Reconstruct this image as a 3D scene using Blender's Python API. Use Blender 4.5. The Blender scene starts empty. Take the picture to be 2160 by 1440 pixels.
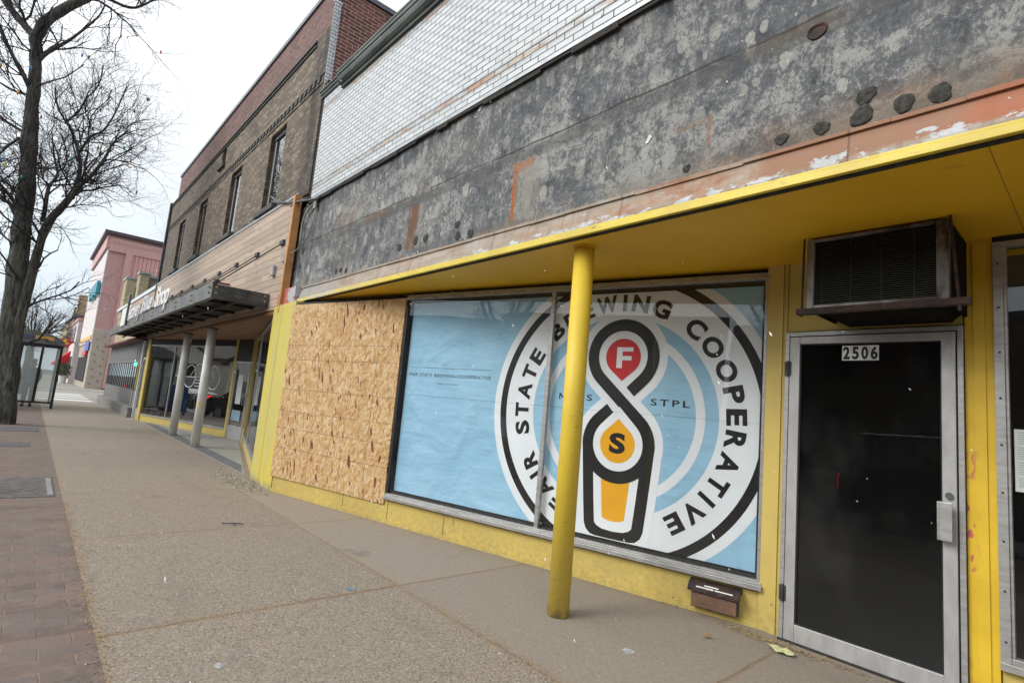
import bpy, math, random
from mathutils import Vector, Matrix
R_ = math.radians
random.seed(7)
sc = bpy.context.scene
COL = sc.collection

# ------------------------------------------------------------------ node helper
class S:
    def __init__(s, m, sock): s.m, s.s = m, sock
    def _o(s, op, b=None, c=None, clamp=False):
        n = s.m.nt.nodes.new('ShaderNodeMath'); n.operation = op; n.use_clamp = clamp
        s.m.put(n.inputs[0], s)
        if b is not None: s.m.put(n.inputs[1], b)
        if c is not None: s.m.put(n.inputs[2], c)
        return S(s.m, n.outputs[0])
    def __add__(s, b): return s._o('ADD', b)
    __radd__ = __add__
    def __sub__(s, b): return s._o('SUBTRACT', b)
    def __rsub__(s, b): return (s * -1) + b
    def __mul__(s, b): return s._o('MULTIPLY', b)
    __rmul__ = __mul__
    def __truediv__(s, b): return s._o('DIVIDE', b)
    def __pow__(s, b): return s._o('POWER', b)
    def abs(s): return s._o('ABSOLUTE')
    def sin(s): return s._o('SINE')
    def frac(s): return s._o('FRACT')
    def gt(s, b): return s._o('GREATER_THAN', b)
    def lt(s, b): return s._o('LESS_THAN', b)
    def max(s, b): return s._o('MAXIMUM', b)
    def min(s, b): return s._o('MINIMUM', b)
    def sat(s): return s._o('ADD', 0.0, clamp=True)
    def st(s, a, b):                      # smoothstep a..b -> 0..1 (b may be < a)
        n = s.m.nt.nodes.new('ShaderNodeMapRange'); n.interpolation_type = 'SMOOTHSTEP'
        s.m.put(n.inputs[0], s)
        if a < b:
            n.inputs[1].default_value, n.inputs[2].default_value = a, b
        else:
            n.inputs[1].default_value, n.inputs[2].default_value = b, a
            n.inputs[3].default_value, n.inputs[4].default_value = 1, 0
        return S(s.m, n.outputs[0])

class M:
    def __init__(s, name):
        s.mat = bpy.data.materials.new(name); s.mat.use_nodes = True
        s.nt = s.mat.node_tree; s.nt.nodes.clear()
        s.out = s.nt.nodes.new('ShaderNodeOutputMaterial')
        s._p = None
    def put(s, inp, v):
        if isinstance(v, S): s.nt.links.new(v.s, inp)
        elif isinstance(v, (tuple, list)):
            v = tuple(v)
            if inp.type == 'RGBA' and len(v) == 3: v = v + (1,)
            inp.default_value = v
        else:
            if inp.type == 'RGBA': v = (v, v, v, 1)
            elif inp.type == 'VECTOR' and not hasattr(v, '__len__'): v = (v, v, v)
            inp.default_value = v
    def pos(s):
        if s._p is None:
            n = s.nt.nodes.new('ShaderNodeNewGeometry'); s._p = S(s, n.outputs['Position'])
            x = s.nt.nodes.new('ShaderNodeSeparateXYZ'); s.put(x.inputs[0], s._p)
            s.x, s.y, s.z = [S(s, o) for o in x.outputs]
        return s._p
    def obj(s):
        n = s.nt.nodes.new('ShaderNodeTexCoord'); return S(s, n.outputs['Object'])
    def rnd(s):
        n = s.nt.nodes.new('ShaderNodeObjectInfo'); return S(s, n.outputs['Random'])
    def vec(s, x=0., y=0., z=0.):
        n = s.nt.nodes.new('ShaderNodeCombineXYZ')
        for i, v in enumerate((x, y, z)): s.put(n.inputs[i], v)
        return S(s, n.outputs[0])
    def vadd(s, a, b):
        n = s.nt.nodes.new('ShaderNodeVectorMath'); n.operation = 'ADD'; s.put(n.inputs[0], a); s.put(n.inputs[1], b); return S(s, n.outputs[0])
    def vmul(s, a, b):
        n = s.nt.nodes.new('ShaderNodeVectorMath'); n.operation = 'MULTIPLY'; s.put(n.inputs[0], a); s.put(n.inputs[1], b); return S(s, n.outputs[0])
    def noise(s, p=None, sc=1., d=3., r=.55, dist=0., color=False):
        n = s.nt.nodes.new('ShaderNodeTexNoise'); s.put(n.inputs['Vector'], s.pos() if p is None else p)
        n.inputs['Scale'].default_value = sc; n.inputs['Detail'].default_value = d
        n.inputs['Roughness'].default_value = r; n.inputs['Distortion'].default_value = dist
        return S(s, n.outputs[1 if color else 0])
    def vor(s, p=None, sc=1., out='Distance', feat='F1', rnd=1.):
        n = s.nt.nodes.new('ShaderNodeTexVoronoi'); n.feature = feat
        s.put(n.inputs['Vector'], s.pos() if p is None else p); n.inputs['Scale'].default_value = sc
        n.inputs['Randomness'].default_value = rnd
        return S(s, n.outputs[out])
    def sep(s, c):
        n = s.nt.nodes.new('ShaderNodeSeparateXYZ'); s.put(n.inputs[0], c); return [S(s, o) for o in n.outputs]
    def brick(s, p, w, h, mort=.005, off=.5, smooth=.1):
        n = s.nt.nodes.new('ShaderNodeTexBrick'); s.put(n.inputs['Vector'], p)
        n.inputs['Scale'].default_value = 1; n.inputs['Brick Width'].default_value = w
        n.inputs['Row Height'].default_value = h; n.inputs['Mortar Size'].default_value = mort
        n.inputs['Mortar Smooth'].default_value = smooth; n.offset = off
        n.inputs['Color1'].default_value = (0, 0, 0, 1); n.inputs['Color2'].default_value = (1, 1, 1, 1); n.inputs['Mortar'].default_value = (.5, .5, .5, 1)
        return S(s, n.outputs['Color']), S(s, n.outputs['Fac'])    # colour: random grey per brick; fac: 1 at mortar
    def mix(s, f, a, b):
        n = s.nt.nodes.new('ShaderNodeMix'); n.data_type = 'RGBA'; n.clamp_factor = True
        s.put(n.inputs[0], f); s.put(n.inputs[6], a); s.put(n.inputs[7], b)
        return S(s, n.outputs[2])
    def ramp(s, f, stops):
        n = s.nt.nodes.new('ShaderNodeValToRGB'); s.put(n.inputs[0], f); e = n.color_ramp.elements
        while len(e) < len(stops): e.new(.5)
        for i, (p, c) in enumerate(stops):
            e[i].position = p; e[i].color = (c[0], c[1], c[2], 1) if hasattr(c, '__len__') else (c, c, c, 1)
        return S(s, n.outputs[0])
    def box(s, x0, x1, z0, z1, wob=.02, soft=.02, nsc=14.):
        """soft-edged noisy rectangle mask in facade coordinates"""
        s.pos()
        n = (s.noise(sc=nsc, d=4) - .5) * (wob * 4)
        x = s.x + n; z = s.z + n
        return x.st(x0 - soft, x0 + soft) * x.st(x1 + soft, x1 - soft) * z.st(z0 - soft, z0 + soft) * z.st(z1 + soft, z1 - soft)
    def bsdf(s, color, rough=.7, metal=0., bump=None, bs=.3, bd=.01, spec=.5, coat=0., emis=None, es=0., alpha=None):
        n = s.nt.nodes.new('ShaderNodeBsdfPrincipled')
        s.put(n.inputs['Base Color'], color); s.put(n.inputs['Roughness'], rough); s.put(n.inputs['Metallic'], metal)
        n.inputs['Specular IOR Level'].default_value = spec
        if coat: s.put(n.inputs['Coat Weight'], coat); n.inputs['Coat Roughness'].default_value = .12
        if emis is not None: s.put(n.inputs['Emission Color'], emis); n.inputs['Emission Strength'].default_value = es
        if alpha is not None: s.put(n.inputs['Alpha'], alpha)
        if bump is not None:
            b = s.nt.nodes.new('ShaderNodeBump'); s.put(b.inputs['Height'], bump)
            b.inputs['Strength'].default_value = bs; b.inputs['Distance'].default_value = bd
            s.nt.links.new(b.outputs[0], n.inputs['Normal'])
        s.nt.links.new(n.outputs[0], s.out.inputs[0])
        return s.mat

def plain(name, c, rough=.7, metal=0., var=.15, sc=8., spec=.5, bs=.15):
    m = M(name); n = m.noise(sc=sc, d=5)
    lo = tuple(x * (1 - var) for x in c); hi = tuple(min(1, x * (1 + var)) for x in c)
    return m.bsdf(m.mix(n.st(.3, .7), lo, hi), rough, metal, bump=n, bs=bs, bd=.004, spec=spec)

# ------------------------------------------------------------------ mesh helper
class MB:
    def __init__(s): s.v, s.f, s.pc = [], [], []
    def add(s, vs, fs):
        s.pc.append((len(s.v), len(s.f))); o = len(s.v); s.v += [tuple(v) for v in vs]; s.f += [tuple(i + o for i in f) for f in fs]; return s
    def box(s, a0, a1, b0, b1, c0, c1, T=None):
        a0, a1 = min(a0, a1), max(a0, a1); b0, b1 = min(b0, b1), max(b0, b1); c0, c1 = min(c0, c1), max(c0, c1)
        vs = [(a, b, c) for c in (c0, c1) for b in (b0, b1) for a in (a0, a1)]
        if T: vs = [T(*v) for v in vs]
        return s.add(vs, [(0, 2, 3, 1), (4, 5, 7, 6), (0, 1, 5, 4), (2, 6, 7, 3), (0, 4, 6, 2), (1, 3, 7, 5)])
    def prism(s, poly, fn, d0, d1):
        """poly of 2-D points, fn(a,b,d)->xyz"""
        n = len(poly); vs = [fn(a, b, d0) for a, b in poly] + [fn(a, b, d1) for a, b in poly]
        return s.add(vs, [tuple(range(n))[::-1], tuple(range(n, 2 * n))] + [(i, (i + 1) % n, n + (i + 1) % n, n + i) for i in range(n)])
    def tube(s, pts, rad, n=8, cap=True):
        pts = [Vector(p) for p in pts]
        if not hasattr(rad, '__len__'): rad = [rad] * len(pts)
        s.pc.append((len(s.v), len(s.f))); o = len(s.v); up = None
        for i, p in enumerate(pts):
            t = (pts[min(i + 1, len(pts) - 1)] - pts[max(i - 1, 0)])
            t = t.normalized() if t.length > 1e-9 else Vector((0, 0, 1))
            if up is None: up = t.orthogonal().normalized()
            else:
                up = up - t * up.dot(t); up = up.normalized() if up.length > 1e-6 else t.orthogonal().normalized()
            w = t.cross(up)
            for k in range(n):
                a = 2 * math.pi * k / n
                s.v.append(tuple(p + (up * math.cos(a) + w * math.sin(a)) * rad[i]))
        for i in range(len(pts) - 1):
            for k in range(n):
                a = o + i * n + k; b = o + i * n + (k + 1) % n
                s.f.append((a, b, b + n, a + n))
        if cap:
            s.f.append(tuple(o + k for k in range(n))[::-1]); e = o + (len(pts) - 1) * n
            s.f.append(tuple(e + k for k in range(n)))
        return s
    def ball(s, c, r, n=8, m=6, sq=(1, 1, 1)):
        c = Vector(c); vs = [c + Vector((0, 0, r * sq[2]))]
        for j in range(1, m):
            th = math.pi * j / m
            for i in range(n):
                ph = 2 * math.pi * i / n
                vs.append(c + Vector((math.sin(th) * math.cos(ph) * r * sq[0], math.sin(th) * math.sin(ph) * r * sq[1], math.cos(th) * r * sq[2])))
        vs.append(c - Vector((0, 0, r * sq[2])))
        fs = [(0, 1 + i, 1 + (i + 1) % n) for i in range(n)]
        for j in range(m - 2):
            for i in range(n):
                a = 1 + j * n + i; b = 1 + j * n + (i + 1) % n
                fs.append((a, a + n, b + n, b))
        l = len(vs) - 1; b0 = 1 + (m - 2) * n
        fs += [(l, b0 + (i + 1) % n, b0 + i) for i in range(n)]
        return s.add(vs, fs)
    def each(s, name, mat, parent=None, per=1, **k):
        """one object per piece (or per group of pieces)"""
        pc = s.pc[::per] + [(len(s.v), len(s.f))]; out = []
        for (v0, f0), (v1, f1) in zip(pc[:-1], pc[1:]):
            m = MB(); m.v = s.v[v0:v1]; m.f = [tuple(i - v0 for i in f) for f in s.f[f0:f1]]
            out.append(m.build(name, mat, parent, **k))
        return out
    def build(s, name, mat, parent=None, smooth=False, bevel=0., label=None, kind=None):
        me = bpy.data.meshes.new(name); off = Vector((0, 0, 0)); rot = None
        if parent is not None:
            off = parent.matrix_world_translation if hasattr(parent, 'matrix_world_translation') else wloc(parent)
        me.from_pydata([tuple(Vector(v) - off) for v in s.v], [], s.f); me.update()
        me.materials.append(mat)
        if smooth:
            for p in me.polygons: p.use_smooth = True
        o = bpy.data.objects.new(name, me); COL.objects.link(o)
        if parent is not None: o.parent = parent
        if bevel:
            b = o.modifiers.new('bevel', 'BEVEL'); b.width = bevel; b.segments = 2; b.limit_method = 'ANGLE'
        if label: o['label'] = label
        if kind: o['kind'] = kind
        return o
def wloc(o):
    v = Vector(o.location)
    while o.parent: o = o.parent; v = v + Vector(o.location)
    return v
def thing(name, label, cat, loc=(0, 0, 0), group=None):
    o = bpy.data.objects.new(name, None); COL.objects.link(o); o.location = loc; o.empty_display_size = .2
    o['label'] = label; o['category'] = cat
    if group: o['group'] = group
    return o
def tag(o, label, cat, group=None):
    o['label'] = label; o['category'] = cat
    if group: o['group'] = group
    return o
def struct(o): o['kind'] = 'structure'; return o
def copy_tree(o, loc, label=None, parent=None):
    c = o.copy(); COL.objects.link(c)
    if parent is None:
        c.location = loc
        if label: c['label'] = label
    else: c.parent = parent
    for ch in list(o.children): copy_tree(ch, None, None, c)
    return c
def obj_beam(T): return T

# text -> 2D mesh (verts, faces, xmin, xmax)
def text2d(txt, size=1., bold=0.02, shear=0., spacing=1.):
    cu = bpy.data.curves.new('t', 'FONT'); cu.body = txt; cu.size = size; cu.offset = bold * size; cu.shear = shear; cu.space_character = spacing
    cu.resolution_u = 4
    o = bpy.data.objects.new('t', cu); COL.objects.link(o)
    dg = bpy.context.evaluated_depsgraph_get(); dg.update()
    me = bpy.data.meshes.new_from_object(o.evaluated_get(dg))
    vs = [(v.co.x, v.co.y) for v in me.vertices]; fs = [tuple(p.vertices) for p in me.polygons]
    bpy.data.objects.remove(o); bpy.data.meshes.remove(me); bpy.data.curves.remove(cu)
    return vs, fs
def text_fit(txt, x0, x1, y0, y1, bold=.02, shear=0., spacing=1.):
    vs, fs = text2d(txt, 1., bold, shear, spacing)
    ax = min(v[0] for v in vs); bx = max(v[0] for v in vs); ay = min(v[1] for v in vs); by = max(v[1] for v in vs)
    return [(x0 + (v[0] - ax) / (bx - ax) * (x1 - x0), y0 + (v[1] - ay) / (by - ay) * (y1 - y0)) for v in vs], fs
def put2d(mb, vf, fn, d):
    vs, fs = vf; mb.add([fn(a, b, d) for a, b in vs], fs); return mb
def put3d(mb, vf, fn, d0, d1):
    """extruded 2-D mesh with side walls"""
    vs, fs = vf; n = len(vs); o = len(mb.v)
    cnt = {}
    for f in fs:
        for i in range(len(f)):
            e = (f[i], f[(i + 1) % len(f)]); cnt[e] = 1
    side = [(a, b, b + n, a + n) for (a, b) in cnt if (b, a) not in cnt]
    mb.add([fn(a, b, d0) for a, b in vs] + [fn(a, b, d1) for a, b in vs], list(fs) + [tuple(i + n for i in f)[::-1] for f in fs] + side)
    return mb

# ------------------------------------------------------------------ facade scaling
KF = 3.0 / 3.11
def fx(x): return x * KF
def fz(z): return 1.5 + (z - 1.5) * KF
YF = 3.0
# angled shop window plane (u along, v into the building, z)
W0 = Vector((-8.3, 2.86, 0)); TH = math.atan(.245)
WD = Vector((math.cos(TH), math.sin(TH), 0)); WN = Vector((-math.sin(TH), math.cos(TH), 0))
def WP(u, v, z): p = W0 + WD * u + WN * v; return (p.x, p.y, z)
def frame(A, B):
    A = Vector((A[0], A[1], 0)); B = Vector((B[0], B[1], 0)); d = (B - A).normalized(); n = Vector((-d.y, d.x, 0))
    f = lambda u, v, z: tuple(A + d * u + n * v + Vector((0, 0, z)))
    return f, (B - A).length
YD = 4.41      # door wall plane
ZS = 2.84      # soffit

# ------------------------------------------------------------------ materials
MT = {}
def yellow(name, base=(.60, .465, .13), chips=.5, dirt=1., ck=(.07, .10, .16)):
    m = M(name); m.pos()
    big = m.noise(sc=1.3, d=4); fine = m.noise(sc=22, d=5, r=.65)
    c = m.mix(big.st(.3, .75), base, (base[0] * .86, base[1] * .84, base[2] * .9))
    mo = m.noise(sc=5.5, d=6, r=.7); c = m.mix(mo.st(.52, .75) * .45, c, (base[0] * .72, base[1] * .68, base[2] * 1.1)); c = m.mix(m.noise(m.vmul(m.pos(), (1, 1, .3)), 11, 5, .7).st(.60, .74) * .4, c, (base[0] * 1.1, base[1] * 1.15, base[2] * 2.2))
    # rain-washed grime near the ground and chips
    st = m.noise(m.vmul(m.pos(), (9, 9, 1.2)), 1, 4)
    g = (m.z.st(.35, .0) * fine.st(.35, .7) * .45 + st.st(.62, .85) * .10) * dirt
    c = m.mix(g, c, (.23, .19, .09))
    ch = m.noise(m.vmul(m.pos(), (1, 1, .6)), 17, 3, .6).st(.735 - .03 * chips, .75 - .03 * chips) * m.z.st(1.1, .05)
    c = m.mix(ch * chips, c, ck)
    sp = m.vor(sc=26).lt(.055) * m.noise(sc=2.2).st(.5, .62)
    c = m.mix(sp * .8, c, (.05, .035, .03))
    if name == 'yellow_pole':
        rr_ = m.noise(m.vmul(m.pos(), (1, 1, .7)), 38, 4, .7)
        c = m.mix(rr_.st(.66, .68) * m.noise(sc=1.9).st(.42, .52), c, (.10, .04, .02))
        c = m.mix(m.noise(m.vmul(m.pos(), (20, 20, 1.0)), 1, 5).st(.6, .78) * .4, c, (.36, .26, .07))
        c = m.mix(m.z.st(.10, .0) * m.noise(sc=16, d=4).st(.35, .6), c, (.12, .09, .06))
        c = m.mix(m.z.st(.9, .1) * .28, c, (.62, .53, .20))
    MT[name] = m.bsdf(c, .5, bump=fine + ch * -1.2, bs=.2, bd=.004, spec=.35)
yellow('yellow_paint', chips=.85); yellow('yellow_pole', (.72, .52, .05), 1., .6, (.12, .05, .03))
# pillar paint: paler, with a brighter band
m = M('yellow_pillar'); m.pos()
c = m.mix(m.noise(m.vmul(m.pos(), (3, 3, .7)), 1, 4).st(.3, .7), (.52, .46, .15), (.60, .49, .07))
c = m.mix(m.noise(m.vmul(m.pos(), (14, 14, 1.5)), 1, 5).st(.55, .8) * m.z.st(1.2, 0.) * .35, c, (.30, .27, .14))
c = m.mix(m.z.st(.12, .0) * m.noise(sc=9).st(.35, .6) * .8, c, (.2, .19, .16))
MT['yellow_pillar'] = m.bsdf(c, .55, bump=m.noise(sc=14), bs=.1)
# door-side strip with red under-paint showing
m = M('yellow_worn'); m.pos()
c = m.mix(m.noise(sc=2.5, d=4).st(.3, .7), (.72, .49, .03), (.60, .39, .02))
rd = m.noise(m.vmul(m.pos(), (1, 1, .5)), 20, 4).st(.53, .56) * m.x.st(-.57, -.635) * (m.z.st(.2, .6) * m.z.st(1.75, 1.3) + .25).sat() * m.noise(sc=3).st(.4, .5)
c = m.mix(rd, c, (.50, .10, .10))
c = m.mix(m.noise(m.vmul(m.pos(), (18, 18, 1.5)), 1, 5).st(.62, .8) * .5, c, (.28, .2, .06))
MT['yellow_worn'] = m.bsdf(c, .5, bump=m.noise(sc=30) - rd, bs=.12, bd=.004)
m = M('soffit_yellow'); m.pos()
c = m.mix(m.noise(sc=.8, d=4).st(.3, .75), (.78, .475, .014), (.68, .40, .012))
jn = (((m.x + .35) / 2.44).frac() - .5).abs().st(.4985, .4995)
c = m.mix(jn * .7, c, (.1, .07, .01))
c = m.mix(m.noise(m.vmul(m.pos(), (1, 3, 1)), 5, 5).st(.66, .75) * .35, c, (.3, .16, .02))
MT['soffit_yellow'] = m.bsdf(c, .55, bump=m.noise(sc=9), bs=.06)
m = M('lip_yellow'); m.pos()
c = m.mix(m.noise(sc=3).st(.3, .7), (.70, .56, .06), (.60, .46, .06))
wl = m.x.st(-5.4, -7.6) * m.noise(m.vmul(m.pos(), (3, 3, 14)), 1.5, 4).st(.38, .6)
c = m.mix(wl, c, (.50, .47, .40)); c = m.mix(m.noise(m.vmul(m.pos(), (6, 1, 20)), 1, 4).st(.62, .7) * .7, c, (.25, .14, .05))
MT['lip_yellow'] = m.bsdf(c, .42, bump=m.noise(sc=12), bs=.1)

# charred / stained cement wall where the old sign stood
m = M('stained_wall'); p = m.pos()
wp = m.vadd(p, m.vmul(m.noise(p, 2.5, 3, .5, color=True), (.5, .0, .5)))
a = m.noise(m.vmul(wp, (.62, 1, 1.25)), 1.5, 6, .62)
b = m.noise(m.vmul(wp, (2.4, 1, 2.0)), 2.3, 8, .72)
grain = m.noise(m.vmul(p, (1, 1, .55)), 75, 4, .7)
grain2 = m.noise(m.vmul(p, (1, 1, .8)), 24, 6, .8)
c = m.mix(b.st(.25, .7), (.038, .044, .053), (.122, .129, .140))
scuff = (a * .62 + b * .44 + grain * .30 + grain2 * .42)
msk = scuff.st(.872, .95)
c = m.mix(msk * (.55 + .45 * 1), c, m.mix(b.st(.35, .65), (.31, .305, .275), (.48, .47, .43)))
c = m.mix(scuff.st(.76, .90) * .5, c, (.185, .19, .19))
# pale round dabs left by adhesive (two sizes)
def dabs(scale, thr, off, dens):
    q = m.vadd(m.vmul(p, (1.25, 0, .82)), m.vmul(m.noise(p, 9, 3, .6, color=True), (.055, 0, .055)))
    q = m.vadd(q, off)
    d = m.vor(q, scale, 'Distance'); col = m.sep(m.vor(q, scale, 'Color'))
    on = col[0].gt(dens) * m.noise(p, 1.3, 2).st(.36, .46)
    rr = col[1] * .16 + thr
    return (rr - d).st(0., .022) * on, (d / rr).st(.55, .95), col[2]
d1, e1, r1 = dabs(4.6, .17, (0, 0, 0), .30)
d2, e2, r2 = dabs(8., .14, (3.3, 0, 7.1), .45)
d3, e3, r3 = dabs(5.2, .20, (7.7, 0, 2.2), .55)
dc = m.mix(grain.st(.3, .7), (.30, .295, .265), (.44, .43, .39))
c = m.mix(d1 * (.38 + .50 * r1) * grain2.st(.2, .42), c, dc)
c = m.mix(d3 * (.25 + .45 * r3) * e3 * grain2.st(.2, .42), c, dc)
c = m.mix(d2 * (.35 + .5 * r2) * grain2.st(.2, .45), c, dc)
smr = m.noise(m.vadd(m.vmul(p, (5, 1, .8)), m.vmul(m.noise(p, 2, 3, .5, color=True), (.6, 0, .3))), 1.2, 6, .7)
c = m.mix(smr.st(.54, .70) * m.noise(sc=.9, d=2).st(.42, .58) * .6, c, (.30, .295, .27))
hsm = m.noise(m.vmul(p, (.9, 1, 7)), 1.1, 6, .7)
c = m.mix(hsm.st(.56, .72) * .45, c, (.075, .08, .088))
c = m.mix(m.noise(m.vmul(p, (1, 1, 1.6)), .8, 4).st(.52, .68) * .30, c, (.20, .175, .145))
# dark drip streaks falling from the top ledge
sk = m.noise(m.vmul(p, (7, 1, .7)), 1, 5, .6)
c = m.mix(m.z.st(fz(4.15), fz(4.6)) * sk.st(.42, .62) * .6, c, (.040, .044, .05))
c = m.mix(m.z.st(3.6, 3.1) * sk.st(.45, .6) * m.noise(sc=2).st(.45, .6) * .5, c, (.27, .26, .235))
# horizontal weld seam: dark stripe with a rusty upper edge
zz = m.z + (m.noise(sc=3, d=3) - .5) * .05
sm = zz.st(3.70, 3.74) * zz.st(3.86, 3.81)
c = m.mix(sm * .6, c, m.mix(m.noise(m.vmul(p, (1.5, 1, 9)), 3, 5).st(.42, .68), (.07, .073, .078), (.13, .118, .10)))
ln = ((zz - 3.855).abs()).st(.014, .004) * m.noise(sc=1.4).st(.4, .5)
c = m.mix(ln * .8, c, (.05, .032, .02))
# rust streaks
def rust(x0, x1, z0, z1, col=(.30, .085, .02), k=.95, soft=.02):
    global c
    mk = m.box(x0, x1, z0, z1, .012, soft, 18) * (m.noise(m.vmul(p, (26, 1, 1.6)), 1, 4).st(.3, .62) * .65 + .35)
    c = m.mix(mk * k, c, col)
rust(fx(-5.68) - .015, fx(-5.46), 3.2, fz(3.80), (.17, .075, .035), .95)
rust(fx(-5.46), fx(-5.36), 3.2, fz(3.80), (.30, .28, .24), .7)
rust(fx(-3.77), fx(-3.715), 3.16, fz(3.80), (.36, .12, .03), 1., .012)
rust(fx(-3.74), fx(-3.50), fz(3.70), fz(3.80), (.34, .13, .04), .9, .025)
rust(fx(-3.70), fx(-3.40), 3.16, fz(3.74), (.30, .28, .24), .75, .04)
rust(fx(-2.05), fx(-1.76), fz(3.515), fz(3.56), (.24, .155, .09), .55)
rust(fx(-1.79), fx(-1.755), fz(3.34), fz(3.56), (.27, .14, .07), .6, .012)
rust(fx(-1.55), fx(-1.0), fz(3.86), fz(3.93), (.16, .115, .075), .45, .04)
rust(fx(-6.9), fx(-6.2), fz(3.83), fz(3.93), (.16, .10, .06), .7, .04)
rust(fx(-7.9), fx(-7.2), fz(3.98), fz(4.12), (.17, .11, .07), .55, .05)
c = m.mix(m.z.st(3.36, 3.10) * m.x.st(-2.2, -.9) * .75, c, m.mix(m.noise(sc=4).st(.4, .6), (.16, .12, .085), (.30, .15, .06)))
c = m.mix(m.z.st(3.24, 3.12) * m.noise(sc=2.1, d=3).st(.42, .6) * .5, c, (.22, .19, .15))
# hair cracks
cr = m.vor(m.vadd(m.vmul(p, (1, 1, 1)), m.vmul(m.noise(p, 5, 4, .6, color=True), (.25, 0, .25))), 2.1, 'Distance', 'DISTANCE_TO_EDGE')
c = m.mix(cr.st(.009, .002) * m.noise(sc=1.1).st(.5, .6) * .7, c, (.02, .02, .02))
pit = m.vor(sc=17).lt(.045) * m.noise(sc=1.7).st(.5, .62)
c = m.mix(pit, c, (.012, .012, .012))
MT['stained_wall'] = m.bsdf(c, .8, bump=scuff + grain * .5 + grain2 * .8 + (d1 + d2) * .3 - pit, bs=.75, bd=.012, spec=.3)

# rusted sheet-metal flashing
m = M('rusted_flashing'); p = m.pos()
n1 = m.noise(m.vmul(p, (.8, 1, 2.2)), 1.5, 6, .62); n2 = m.noise(m.vmul(p, (.7, 1, 5)), 3, 6, .65); n3 = m.noise(sc=11, d=6, r=.7)
c = m.mix(n2.st(.3, .7), (.30, .235, .17), (.38, .33, .275))
c = m.mix(n1.st(.47, .68) * .85, c, (.37, .215, .125))
c = m.mix((n1 + n3 * .3).st(.70, .84) * m.z.st(2.9, 3.02) * .8, c, (.27, .095, .04))
c = m.mix(m.noise(m.vmul(p, (.9, 1, 3)), 1.7, 6, .7).st(.50, .66) * .6, c, (.20, .135, .095)); c = m.mix(m.noise(m.vmul(p, (1.4, 1, 3)), 2.7, 6, .7).st(.54, .66) * .55, c, (.40, .38, .35))
vs = m.noise(m.vmul(p, (16, 1, 1.2)), 1, 5, .65)
c = m.mix(vs.st(.5, .72) * .5, c, (.15, .095, .06))
c = m.mix(m.noise(m.vmul(p, (1.2, 1, 14)), 2, 5, .65).st(.52, .7) * .5, c, (.19, .14, .10))
big = m.x.st(-1.42, -1.30) * (m.z + n3 * .08).st(2.975, 3.0)
c = m.mix(big * .9, c, m.mix(n1.st(.4, .6), (.36, .115, .05), (.28, .145, .085)))
c = m.mix(m.x.st(-6.9, -7.6) * (n3 * .5 + n1 * .5).st(.35, .6), c, (.30, .30, .29))
pl = m.noise(m.vmul(p, (2.4, 1, 5)), 2.6, 7, .72) + m.z.st(3.02, 2.90) * .16
pw = pl.st(.64, .66) * m.x.st(-5.2, -3.6)
c = m.mix(pw, c, m.mix(n3.st(.35, .7), (.40, .40, .39), (.54, .56, .58)))
c = m.mix(m.z.st(2.935, 2.905) * n3.st(.4, .55) * .7, c, (.08, .05, .03))
jn = (((m.x + .9) / 1.46).frac() - .5).abs().st(.494, .4985)
c = m.mix(jn * .75, c, (.10, .06, .04))
hl = m.vor(m.vmul(p, (1, 0, 1)), 13).lt(.05) * m.noise(sc=2.2).st(.5, .6)
c = m.mix(hl, c, (.02, .015, .012))
MT['rusted_flashing'] = m.bsdf(c, .65, bump=n3 * .5 + pw + n2 * .3, bs=.45, bd=.006, spec=.35)
m = M('red_patch'); c = m.mix(m.noise(m.vmul(m.pos(), (1, 1, 2)), 3.2, 6, .7).st(.45, .53), (.40, .42, .43), (.42, .10, .08)); MT['red_patch'] = m.bsdf(c, .5)

# glazed white brick
def glazed(name, coord):
    m = M(name); m.pos(); q = m.vec(getattr(m, coord), m.z, 0.)
    wob = (m.noise(sc=6) - .5) * .006
    col, fac = m.brick(m.vadd(q, m.vec(0., wob, 0.)), .2125, .0668, .0062, .5, .15)
    r = m.sep(col)[0]
    c = m.mix(r, (.49, .52, .54), (.595, .615, .63))
    c = m.mix(r.st(.93, .97) * .6, c, (.44, .44, .45))
    c = m.mix(m.noise(m.vmul(m._p, (1, 1, 3)), 1.1, 4).st(.5, .72) * .4, c, (.55, .53, .48))
    if coord == 'x':
        zz = m.z + (m.noise(m.vmul(m._p, (.8, 1, 1)), 1.2, 4) - .5) * .05
        for z0, k in ((fz(4.90), .9), (fz(6.33), .75)):
            nn = m.noise(m.vmul(m._p, (1.6, 1, 16)), 2.2, 6, .65)
            bd_ = (zz - z0).abs()
            c = m.mix(bd_.st(.085, .03) * nn.st(.36, .52) * k, c, (.27, .275, .27))
            c = m.mix(bd_.st(.04, .012) * nn.st(.46, .56) * k, c, m.mix(m.noise(sc=3.).st(.42, .6), (.50, .40, .22), (.42, .17, .05)))
            c = m.mix((zz - z0 - .03).abs().st(.012, .003) * m.noise(sc=1.5).st(.35, .5) * k, c, (.05, .05, .055))
        c = m.mix(m.z.st(fz(4.9), fz(4.7)) * m.noise(m.vmul(m._p, (6, 1, 1)), 1.2, 4).st(.5, .7) * .35, c, (.42, .40, .35))
    ho = m.vor(m.vmul(m._p, (1, 1, .55)), 3.1).lt(.045) * m.noise(sc=1.3).st(.46, .5)
    c = m.mix(ho * .85, c, (.04, .04, .045))
    lw = m.noise(sc=1.9, d=3).st(.35, .7) * .25 + .75
    c = m.mix(fac * lw, c, (.07, .07, .075))
    MT[name] = m.bsdf(c, m.mix(fac, .33, .9), bump=(fac * -1) + m.noise(sc=5) * .35, bs=.5, bd=.004, spec=.45)
glazed('glazed_tile', 'x'); glazed('glazed_tile_side', 'y')
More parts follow.
